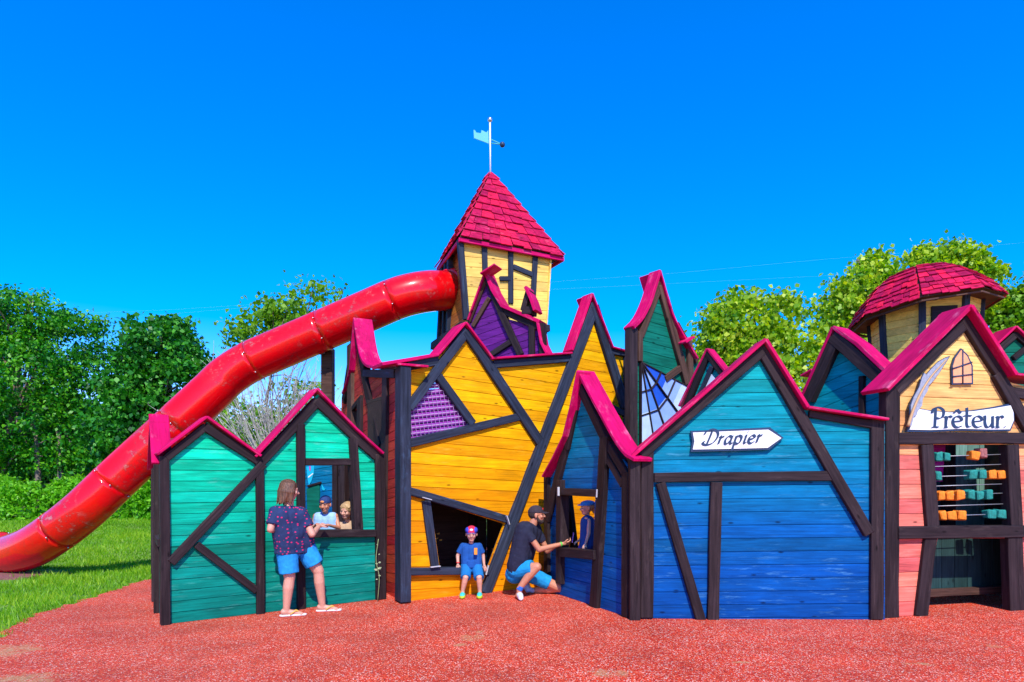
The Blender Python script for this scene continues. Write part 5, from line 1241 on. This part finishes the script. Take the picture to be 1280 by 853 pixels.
def woman():
    Y = 7.5; root = empty('person', Vector((W(385, 600, Y).x, Y, 0)), 'woman with brown hair in pink dotted navy shirt and blue shorts, back to camera', 'person')
    hl, hr = W(358, 684, 7.50), W(379, 683, 7.68); sl, sr = W(344, 640, 7.38), W(377, 641, 7.60)
    nk = W(361, 630, 7.50); hc = W(362, 613, 7.52)
    knl, knr = W(362, 722, 7.50), W(398, 714, 7.72); al, ar = W(358, 762, 7.50), W(403, 758, 7.78)
    el, er = W(338, 662, 7.30), W(390, 668, 7.56); wl, wr = W(352, 664, 7.62), W(399, 658, 7.84)
    B = Blob(); torso(B, hl, hr, sl, sr, 0, 1, .115, .10)
    B.cap(nk - Vector((0, 0, .04)), hc, .056, .05)
    P, R = head(B, hc, (.88, .52, -.16), (.08, .1, 1), .235)
    for h_, k, a in ((hl, knl, al), (hr, knr, ar)):
        k2 = k; B.cap(h_, k2, .092, .066); B.cap(k2, k2.lerp(a, .32) + Vector((0, -.012, 0)), .060, .063); B.cap(k2.lerp(a, .32) + Vector((0, -.012, 0)), a, .062, .038)
    for a, dx in ((al, Vector((.72, .25, 0))), (ar, Vector((.85, .2, 0)))):
        a0 = Vector((a.x, a.y, .055)); d = dx.normalized(); B.cap(a, a0, .038, .040); B.cap(a0 - d * .03, a0 + d * .12 + Vector((0, 0, -.022)), .038, .030); B.cap(a0 + d * .10 + Vector((0, 0, -.02)), a0 + d * .165 + Vector((0, 0, -.03)), .034, .020)
        sd = Vector((-d.y, d.x, 0))
        for k in (-1, -.5, 0, .5, 1): B.cap(a0 + d * .15 + sd * k * .028 + Vector((0, 0, -.03)), a0 + d * (.19 - abs(k) * .015) + sd * k * .032 + Vector((0, 0, -.036)), .013, .010, 8)
    B.cap(sl, el, .052, .040); B.cap(el, wl, .039, .026); B.cap(sr, er, .052, .042); B.cap(er, wr, .041, .026)
    hand(B, wl, (.3, .9, .2), (0, 0, -1), .95, .7); hand(B, wr, (.45, .8, .25), (-.3, .2, -1), .95, .8, -1)
    B.build('body', skinA, root, .0065); face(root, P, R, .235, (.08, .05, .03))
    C = Blob(); up_ = Vector((0, 0, .01)); torso(C, hl + up_, hr + up_, sl, sr, .024, 1, .118, .102, .012, -.01)
    C.cap(hl.lerp(hr, .0) + Vector((0, 0, .03)), hl - Vector((0, 0, .075)), .128, .142, flat=True); C.cap(hr + Vector((0, 0, .03)), hr - Vector((0, 0, .075)), .128, .140, flat=True); C.cap((hl + hr) / 2 + Vector((0, 0, .03)), (hl + hr) / 2 - Vector((0, 0, .075)), .128, .14, flat=True)
    C.cap(sl, sl.lerp(el, .74), .068, .070, flat=True); C.cap(sr, sr.lerp(er, .66), .068, .070, flat=True); C.ell(sl, (.066,) * 3); C.ell(sr, (.066,) * 3)
    C.cap(nk - Vector((0, 0, .07)), nk - Vector((0, 0, .022)), .085, .064, flat=True)
    C.build('shirt', cloth('navy_dotted_cotton', (.020, .035, .10), (.58, .02, .12), 24), root, .009, 14, (.12, .012))
    D_ = Blob()
    for h_, k, t in ((hl, knl, .86), (hr, knr, .74)): D_.cap(h_ + Vector((0, 0, .02)), h_.lerp(k, t), .130, .112, 16, flat=True)
    D_.cap(hl, hr, .125, .125); D_.build('shorts', cloth('bright_blue_shorts', (.02, .28, .62), noise=.2), root, .008, 2, (.09, .012))
    H = Blob(); rr = random.Random(2); H.ell(P(0, -.09, .16), (.37 * .235, .45 * .235, .40 * .235), R)
    for k in range(64):
        an = math.radians(rr.uniform(-215, 35)); rad = .36; x = math.cos(an) * rad; y = math.sin(an) * rad - .06
        if y > .12: continue
        a = P(x * .85, y * .9, .28); m_ = P(x * 1.10, y * 1.12, -.12); e_ = P(x * 1.12 + rr.uniform(-.07, .07), y * 1.12 - .03, rr.uniform(-.78, -.45))
        H.cap(a, m_, .028, .026, 6); H.cap(m_, e_, .024, .007, 6)
    H.build('hair', hairmat('brown_hair', (.045, .018, .008), (.20, .085, .038)), root, .006, 1)
    S = plain('white_rubber', (.75, .72, .68), .6); St = plain('yellow_strap', (.8, .45, .03), .5)
    for a, dx in ((al, Vector((.72, .25, 0))), (ar, Vector((.85, .2, 0)))):
        d = dx.normalized(); a0 = Vector((a.x, a.y, .012)); B = Blob(); B.cap(a0 - d * .05, a0 + d * .19, .030, .040, 14); 
        for i in range(len(B.V)): B.V[i].z = max(.002, min(.022, B.V[i].z))
        fl = B.build('flip_flop', S, root, .005, 1)
        sd = Vector((-d.y, d.x, 0)); t = a0 + d * .15 + Vector((0, 0, .03))
        for q in (-1, 1): link('strap', tube_mesh('strap', cat3([t - pw(fl).translation, a0 + d * .10 + sd * .035 * q + Vector((0, 0, .05)) - pw(fl).translation, a0 + d * .04 + sd * .045 * q + Vector((0, 0, .012)) - pw(fl).translation], 4), .006, 6), St, Matrix.Translation(pw(fl).translation), fl)
    return root

def man():
    Y = 8.7; root = empty('person', Vector((W(662, 600, Y).x, Y, 0)), 'bearded man in dark cap and T-shirt and blue shorts, crouching on one knee', 'person')
    hn, hf = W(645, 713, 8.72), W(650, 712, 8.92); sn_, sf_ = W(654, 659, 8.62), W(669, 659, 8.95)
    nk = W(664, 655, 8.78); hc = W(671, 644, 8.78)
    kn, kf = W(671, 709, 8.58), W(699, 735, 8.93); an, af = W(649, 736, 8.60), W(660, 739, 9.10)
    en, ef = W(674, 687, 8.60), W(684, 689, 8.98); wn_, wf = W(703, 680, 8.74), W(702, 677, 8.84)
    B = Blob(); torso(B, hn, hf, sn_, sf_, 0, 1, .12, .115)
    B.cap(nk - Vector((0, 0, .05)), hc, .060, .056)
    P, R = head(B, hc, (1, -.12, .04), (-.1, 0, 1), .245)
    B.cap(hn, kn, .092, .064); B.cap(kn, kn.lerp(an, .35) + Vector((-.015, 0, 0)), .060, .062); B.cap(kn.lerp(an, .35) + Vector((-.015, 0, 0)), an, .060, .038)
    B.cap(hf, kf, .092, .066); B.cap(kf, kf.lerp(af, .4), .060, .060); B.cap(kf.lerp(af, .4), af, .058, .038)
    B.cap(an, Vector((an.x, an.y, .05)), .038, .038); B.cap(Vector((an.x - .02, an.y, .045)), Vector((an.x + .02, an.y - .13, .035)), .036, .03)
    B.cap(af, Vector((af.x - .03, af.y, .06)), .038, .035)
    B.cap(sn_, en, .050, .040); B.cap(en, wn_, .040, .027); B.cap(sf_, ef, .050, .040); B.cap(ef, wf, .040, .027)
    hand(B, wn_, (.95, .1, .12), (-.1, .6, .7), 1, 1.0, 1); hand(B, wf, (.95, -.1, .05), (0, -.7, .6), 1, .9, -1)
    B.build('body', skinB, root, .0065); face(root, P, R, .245, (.02, .012, .01))
    C = Blob(); torso(C, hn + Vector((.01, 0, .04)), hf + Vector((.01, 0, .04)), sn_, sf_, .022, 1, .12, .115, .03)
    C.cap(sn_, sn_.lerp(en, .62), .066, .066, flat=True); C.cap(sf_, sf_.lerp(ef, .6), .066, .066, flat=True); C.ell(sn_, (.066,) * 3); C.ell(sf_, (.066,) * 3); C.cap(nk - Vector((.01, 0, .09)), nk - Vector((0, 0, .03)), .09, .068, flat=True)
    C.ell(hn.lerp(hf, .5) + Vector((-.06, 0, .03)), (.10, .19, .09))
    C.build('shirt', cloth('charcoal_navy_shirt', (.020, .022, .045), noise=.2), root, .009, 14, (.12, .014))
    D_ = Blob(); D_.cap(hn, hf, .125, .125); D_.cap(hn, hn.lerp(kn, .80), .125, .105, 16, flat=True); D_.cap(hf, hf.lerp(kf, .74), .125, .10, 16, flat=True); D_.ell(hn.lerp(hf, .5) + Vector((-.05, 0, -.06)), (.13, .17, .13))
    D_.build('shorts', cloth('turquoise_blue_shorts', (.012, .26, .55), noise=.2), root, .008, 2, (.09, .014))
    hm_ = plain('dark_beard', (.035, .022, .018), .9, noise=.5, nscale=90, bump=.6)
    h = .245; Bd = Blob(); Bd.ell(P(0, .17, -.36), (.19 * h, .22 * h, .17 * h), R)
    for x in (-1, 1): Bd.cap(P(.24 * x, .02, -.06), P(.20 * x, .12, -.32), .06 * h, .09 * h); Bd.cap(P(.20 * x, .12, -.32), P(.0, .3, -.38), .09 * h, .08 * h)
    Bd.cap(P(-.10, .345, -.175), P(.10, .345, -.175), .032 * h, .032 * h); Bd.build('beard', hm_, root, .0045, 1)
    Hh = Blob(); Hh.ell(P(0, -.10, .07), (.35 * h, .40 * h, .33 * h), R); Hh.build('hair', hm_, root, .005, 1)
    cap_(root, P, R, h, plain('dark_cap_cloth', (.030, .020, .030), .85, noise=.2), 1.0, plain('red_emblem', (.6, .01, .01), .7))
    # shoes
    wsh = plain('white_shoe', (.72, .72, .72), .5, noise=.08); ss = Blob(); d = Vector((.10, -1, 0)).normalized(); a0 = Vector((an.x + .005, an.y, .05))
    ss.cap(a0 - d * .05, a0 + d * .06, .048, .046); ss.cap(a0 + d * .05, a0 + d * .15 - Vector((0, 0, .012)), .046, .036)
    for i in range(len(ss.V)): ss.V[i].z = max(.004, ss.V[i].z)
    ss.build('shoe', wsh, root, .006, 1)
    q = Blob(); a1 = Vector((af.x - .02, af.y - .02, .10)); q.cap(a1, a1 + Vector((.02, -.03, -.055)), .05, .044); q.cap(a1 + Vector((0, 0, -.03)), a1 + Vector((.08, -.06, -.06)), .045, .035)
    for i in range(len(q.V)): q.V[i].z = max(.004, q.V[i].z)
    q.build('shoe', plain('blue_white_shoe', (.35, .45, .60), .5, noise=.1), root, .006, 1)
    so2 = Blob(); so2.cap(an + (kn - an).normalized() * .045, an - Vector((0, 0, .02)), .043, .045, flat=True); so2.build('sock', plain('blue_sock', (.02, .12, .5), .8), root, .006, 1)
    w = Blob(); dw = (wn_ - en).normalized(); w.cap(wn_ - dw * .035, wn_ - dw * .012, .034, .033, flat=True); w.build('wristband', plain('green_wristband', (.08, .55, .06), .5), root, .005, 0)
    # small item in his hands
    it = W(716, 672, 8.78); o = tag(link('phone', box_me('phone', (-.006, -.035, -.07), (.006, .035, .07), .003), plain('violet_case', (.28, .12, .45), .4), Matrix.Translation(it) @ Matrix.Rotation(.15, 4, 'Y')), 'small violet phone held up in the crouching man hands', 'phone')
    return root
def cap_(root, P, R, h, mat, sgn=1.0, emb=None, back=False, brimmat=None, tiltz=0.0):
    """baseball cap: dome cut at the forehead plus a stiff curved brim"""
    D_ = Blob(); D_.ell(P(0, -.05, .155), (.375 * h, .455 * h, .40 * h), R, cut=-.05); cp = D_.build('cap', mat, root, .005, 1)
    b = Blob(); y = sgn
    for x in np.linspace(-.26, .26, 9): b.cap(P(x, y * (.30) - .02, .175 - abs(x) * .16), P(x * .92, y * (.70 - x * x * 1.9) - .02, .13 - abs(x) * .25), .020 * h, .016 * h, 6)
    b.build('brim', brimmat or mat, cp, .0045, 1)
    if emb: e = Blob(); e.ell(P(0, y * .375 - .02, .32), (.12 * h, .035 * h, .08 * h), R); e.build('emblem', emb, cp, .004, 0)
    return cp

def toddler():
    Y = 8.75; root = empty('person', Vector((W(590, 600, Y).x, Y, 0)), 'toddler in blue T-shirt and red and blue cap perched on the ochre house sill', 'person')
    hl, hr = W(583, 708, 8.84), W(596, 708, 8.84); sl, sr = W(578.5, 682.5, 8.86), W(599, 682.5, 8.86); nk = W(589, 680, 8.86); hc = W(589.3, 668, 8.82)
    kl, kr = W(582, 722, 8.66), W(599, 722, 8.66); al, ar = W(578.5, 738, 8.70), W(599.8, 738, 8.70)
    el, er = W(572, 695, 8.86), W(604, 695, 8.88); wl, wr = W(572.5, 705, 8.82), W(605, 706, 8.86)
    B = Blob(); s = .50; torso(B, hl, hr, sl, sr, 0, s, .12, .105); B.cap(nk - Vector((0, 0, .02)), hc, .034, .034)
    h = .215; P, R = head(B, hc, (.05, -1, -.05), (0, 0, 1), h)
    for a, b, c in ((hl, kl, al), (hr, kr, ar)): B.cap(a, b, .055, .040); B.cap(b, b.lerp(c, .35), .038, .040); B.cap(b.lerp(c, .35), c, .039, .027); B.cap(c, Vector((c.x, c.y, .03)), .027, .026)
    for a, b, c in ((sl, el, wl), (sr, er, wr)): B.cap(a, b, .032, .026); B.cap(b, c, .026, .018)
    hand(B, wl, (-.1, -.2, -1), (0, 1, 0), .62, .35, 1); hand(B, wr, (.3, -.1, -1), (0, 1, 0), .62, .35, -1)
    B.build('body', skinC, root, .005); face(root, P, R, h, (.25, .15, .08), smile=1)
    C = Blob(); torso(C, hl + Vector((0, 0, .03)), hr + Vector((0, 0, .03)), sl, sr, .015, s, .12, .105, .01)
    for a, b in ((sl, el), (sr, er)): C.cap(a, a.lerp(b, .72), .044, .046, flat=True); C.ell(a, (.043,) * 3)
    C.cap(nk - Vector((0, 0, .05)), nk - Vector((0, 0, .012)), .06, .042, flat=True); C.cap(hl.lerp(hr, .5) + Vector((0, 0, .08)), hl.lerp(hr, .5) + Vector((0, 0, -.01)), .095, .105, flat=True)
    C.build('shirt', cloth('royal_blue_shirt', (.012, .08, .30), noise=.15), root, .006, 2, (.08, .006))
    p = W(594.6, 689.5, 8.715); link('pocket_print', box_me('pocket_print', (-.022, -.004, -.045), (.022, .03, .045), .002), plain('orange_print', (.75, .28, .03), .7), Matrix.Translation(p), root)
    D_ = Blob(); D_.cap(hl, hr, .082, .082)
    for a, b in ((hl, kl), (hr, kr)): D_.cap(a, a.lerp(b, .92) + Vector((0, 0, -.02)), .078, .070, 14, flat=True)
    D_.build('shorts', cloth('mid_blue_shorts', (.012, .16, .42), noise=.15), root, .006, 2, (.07, .008))
    cp = cap_(root, P, R, h, plain('red_cap_cloth', (.70, .015, .05), .8, noise=.2), 1, plain('white_emblem', (.8, .8, .8), .6), brimmat=plain('blue_brim', (.02, .05, .5), .8))
    for x in (-1, 1): e = Blob(); e.ell(P(.24 * x, -.0, .26), (.17 * h, .35 * h, .20 * h), R); e.build('side_panel', plain('blue_cap_side', (.03, .05, .45), .8), cp, .005, 1)
    br = Blob(); br.cap(wl + Vector((0, 0, .025)), wl + Vector((0, 0, .012)), .026, .026, flat=True); br.build('bracelet', plain('red_band', (.7, .02, .02), .5), root, .004, 0)
    lg = plain('lime_clog', (.45, .65, .03), .5); tq = plain('turquoise_strap', (.03, .55, .55), .5)
    for a in (al, ar):
        q = Blob(); a0 = Vector((a.x, a.y, .036)); q.cap(a0 + Vector((0, .02, 0)), a0 + Vector((0, -.095, -.004)), .036, .042)
        for i in range(len(q.V)): q.V[i].z = max(.004, min(.075, q.V[i].z))
        sh = q.build('clog', lg, root, .005, 1); t = Blob(); t.cap(a0 + Vector((0, -.06, .012)), a0 + Vector((0, -.10, .006)), .038, .036); t.build('strap', tq, sh, .005, 1)
    return root

def kid(label, hc, f, up, h, sl, sr, base, arms, skin, shirt, sleeveless=True, extra=None, low=.75, brow=(.12, .07, .04)):
    root = empty('person', Vector((hc.x, hc.y, 0)), label, 'person'); s = h / .235 * .88
    m_ = (sl + sr) / 2; hw = (sr - sl) * .32; hl = Vector((m_.x, m_.y, low)) - hw; hr = Vector((m_.x, m_.y, low)) + hw
    B = Blob(); torso(B, hl, hr, sl, sr, 0, s, .105, .10); B.cap(m_ + Vector((0, 0, .0)), hc, .045 * s, .042 * s); P, R = head(B, hc, f, up, h)
    side = Vector((hw.x, hw.y, 0)).normalized()
    for hp, k in ((hl, -1), (hr, 1)):
        kn = Vector((hp.x, hp.y - .01, base + (low - base) * .52)); an = Vector((hp.x, hp.y + .01, base + .06)); B.cap(hp, kn, .08 * s, .055 * s); B.cap(kn, an, .052 * s, .035 * s); B.cap(an, an + Vector((f[0] * .03, -f[1] * .0 + .1, -.03)), .035 * s, .03 * s)
    for (a, b, c, d, pn, th) in arms: B.cap(a, b, .040 * s, .034 * s); B.cap(b, c, .034 * s, .022 * s); hand(B, c, d, pn, .8 * s, .8, th)
    B.build('body', skin, root, .0055); face(root, P, R, h, brow)
    C = Blob(); torso(C, hl, hr, sl.lerp(m_, .2), sr.lerp(m_, .2), .014, s, .108, .10)
    if not sleeveless:
        for (a, b, *_r) in arms: C.cap(a, a.lerp(b, .6), .052 * s, .056 * s, flat=True); C.ell(a, (.05 * s,) * 3)
    C.build('shirt', shirt, root, .007, 2, (.09, .006))
    D_ = Blob(); D_.cap(hl, hr, .115 * s, .115 * s)
    for hp in (hl, hr): D_.cap(hp, Vector((hp.x, hp.y, base + (low - base) * .6)), .105 * s, .095 * s, 14, flat=True)
    D_.build('shorts', cloth('plain_shorts', (.03, .05, .10)), root, .008, 1)
    if extra: extra(root, P, R, h)
    return root
def cap_kid(root, P, R, h):
    m = plain('navy_cap_cloth', (.010, .035, .14), .8, noise=.2)
    D_ = Blob(); D_.ell(P(0, -.04, .155), (.38 * h, .455 * h, .42 * h), R, cut=-.05); cp = D_.build('cap', m, root, .005, 1)
    b = Blob()
    for x in np.linspace(-.24, .24, 8): b.cap(P(x, -.38, .15), P(x * .9, -.72 + x * x, .08), .02 * h, .016 * h, 6)
    b.build('brim', m, cp, .0045, 1)
    e = Blob(); e.ell(P(.02, .385, .24), (.13 * h, .04 * h, .075 * h), R); e.build('opening', plain('orange_patch', (.75, .30, .08), .7), cp, .004, 0)
def blond(root, P, R, h):
    H = Blob(); rr = random.Random(9); H.ell(P(0, -.09, .17), (.385 * h, .45 * h, .385 * h), R)
    for k in range(30):
        x = rr.uniform(-.30, .30); H.cap(P(x, .12, .47 - abs(x) * .4), P(x * 1.12 + .03, .35 - abs(x) * .35, .27 + rr.uniform(-.04, .05)), .05 * h, .012 * h, 6)
    for k in range(24):
        a = math.radians(rr.uniform(170, 370)); H.cap(P(.36 * math.cos(a), .40 * math.sin(a), .22), P(.38 * math.cos(a), .42 * math.sin(a), -.12 + rr.uniform(-.05, .08)), .05 * h, .02 * h, 6)
    H.build('hair', hairmat('sandy_blond_hair', (.32, .17, .06), (.62, .42, .19), (50, 50, 14)), root, .005, 1)
def bucket(root, P, R, h):
    H = Blob(); H.ell(P(0, -.12, .10), (.36 * h, .44 * h, .36 * h), R)
    for x in (-1, 0, 1): H.cap(P(.2 * x, -.38, .1), P(.14 * x, -.50, -.38), .10 * h, .05 * h)
    H.build('hair', hairmat('fair_hair', (.34, .17, .07), (.5, .3, .14)), root, .006, 1)
    m = plain('sky_blue_hat', (.03, .25, .62), .8, noise=.15); D_ = Blob(); D_.ell(P(0, -.08, .28), (.46 * h, .50 * h, .22 * h), R); D_.ell(P(0, .06, .20), (.48 * h, .60 * h, .06 * h), R); D_.build('hat', m, root, .005, 1)
woman(); man(); toddler()
Yk = 8.52
kid('boy in light blue tank top and backward navy cap standing inside the green house window', W(406.5, 631, 8.48), (-.12, -1, -.14), (0, -.1, 1), .215, W(395, 645.5, 8.56), W(419, 645.5, 8.56), 0,
    [(W(394, 647, 8.56), W(391, 661, 8.50), W(396, 655.5, 8.33), (.3, -.6, .1), (.2, 0, -1), 1), (W(420, 647, 8.56), W(423.5, 660, 8.50), W(410.5, 656.5, 8.30), (-.8, -.5, .05), (0, .2, -1), -1)], skinB, cloth('light_blue_cotton', (.30, .50, .78)), True, cap_kid)
kid('blond boy in tan T-shirt looking down beside the other boy in the green house window', W(433.5, 638.5, 8.62), (-.35, -1, -.22), (.12, -.15, 1), .225, W(424, 658, 8.70), W(446, 655, 8.72), 0,
    [(W(424, 659, 8.70), W(421, 674, 8.64), W(427, 678, 8.56), (.3, -.6, .1), (.2, 0, -1), 1), (W(446, 657, 8.72), W(449, 674, 8.68), W(442, 679, 8.56), (-.8, -.5, .05), (0, .2, -1), -1)], skinC, cloth('tan_cotton', (.48, .32, .20)), False, blond, brow=(.45, .26, .13))
kid('little girl in dark blue top and sky blue hat in the angled blue house window', W(733.5, 635, 8.62), (-1, -.22, -.05), (.08, 0, 1), .205, W(733, 649, 8.56), W(736, 649, 8.74), 0,
    [(W(736, 651, 8.54), W(736, 667, 8.50), W(732, 680, 8.46), (-.5, -.3, -.8), (0, .3, -1), 1), (W(735, 651, 8.78), W(730, 668, 8.78), W(724, 676, 8.76), (-.8, -.2, -.3), (0, .2, -1), -1)], skinC, cloth('dark_blue_cotton', (.02, .07, .25)), True, bucket, low=.72)
g = Blob(); c_ = W(734, 686, 8.66); g.cap(c_ + Vector((0, 0, .10)), c_ + Vector((-.02, 0, -.15)), .10, .15, 16, flat=True)
girl = [o for o in bpy.data.objects if o.get('label', '').startswith('little girl')][0]
g.build('skirt', cloth('violet_print_skirt', (.10, .05, .35), (.45, .15, .5), 40), girl, .008, 2, (.06, .01))
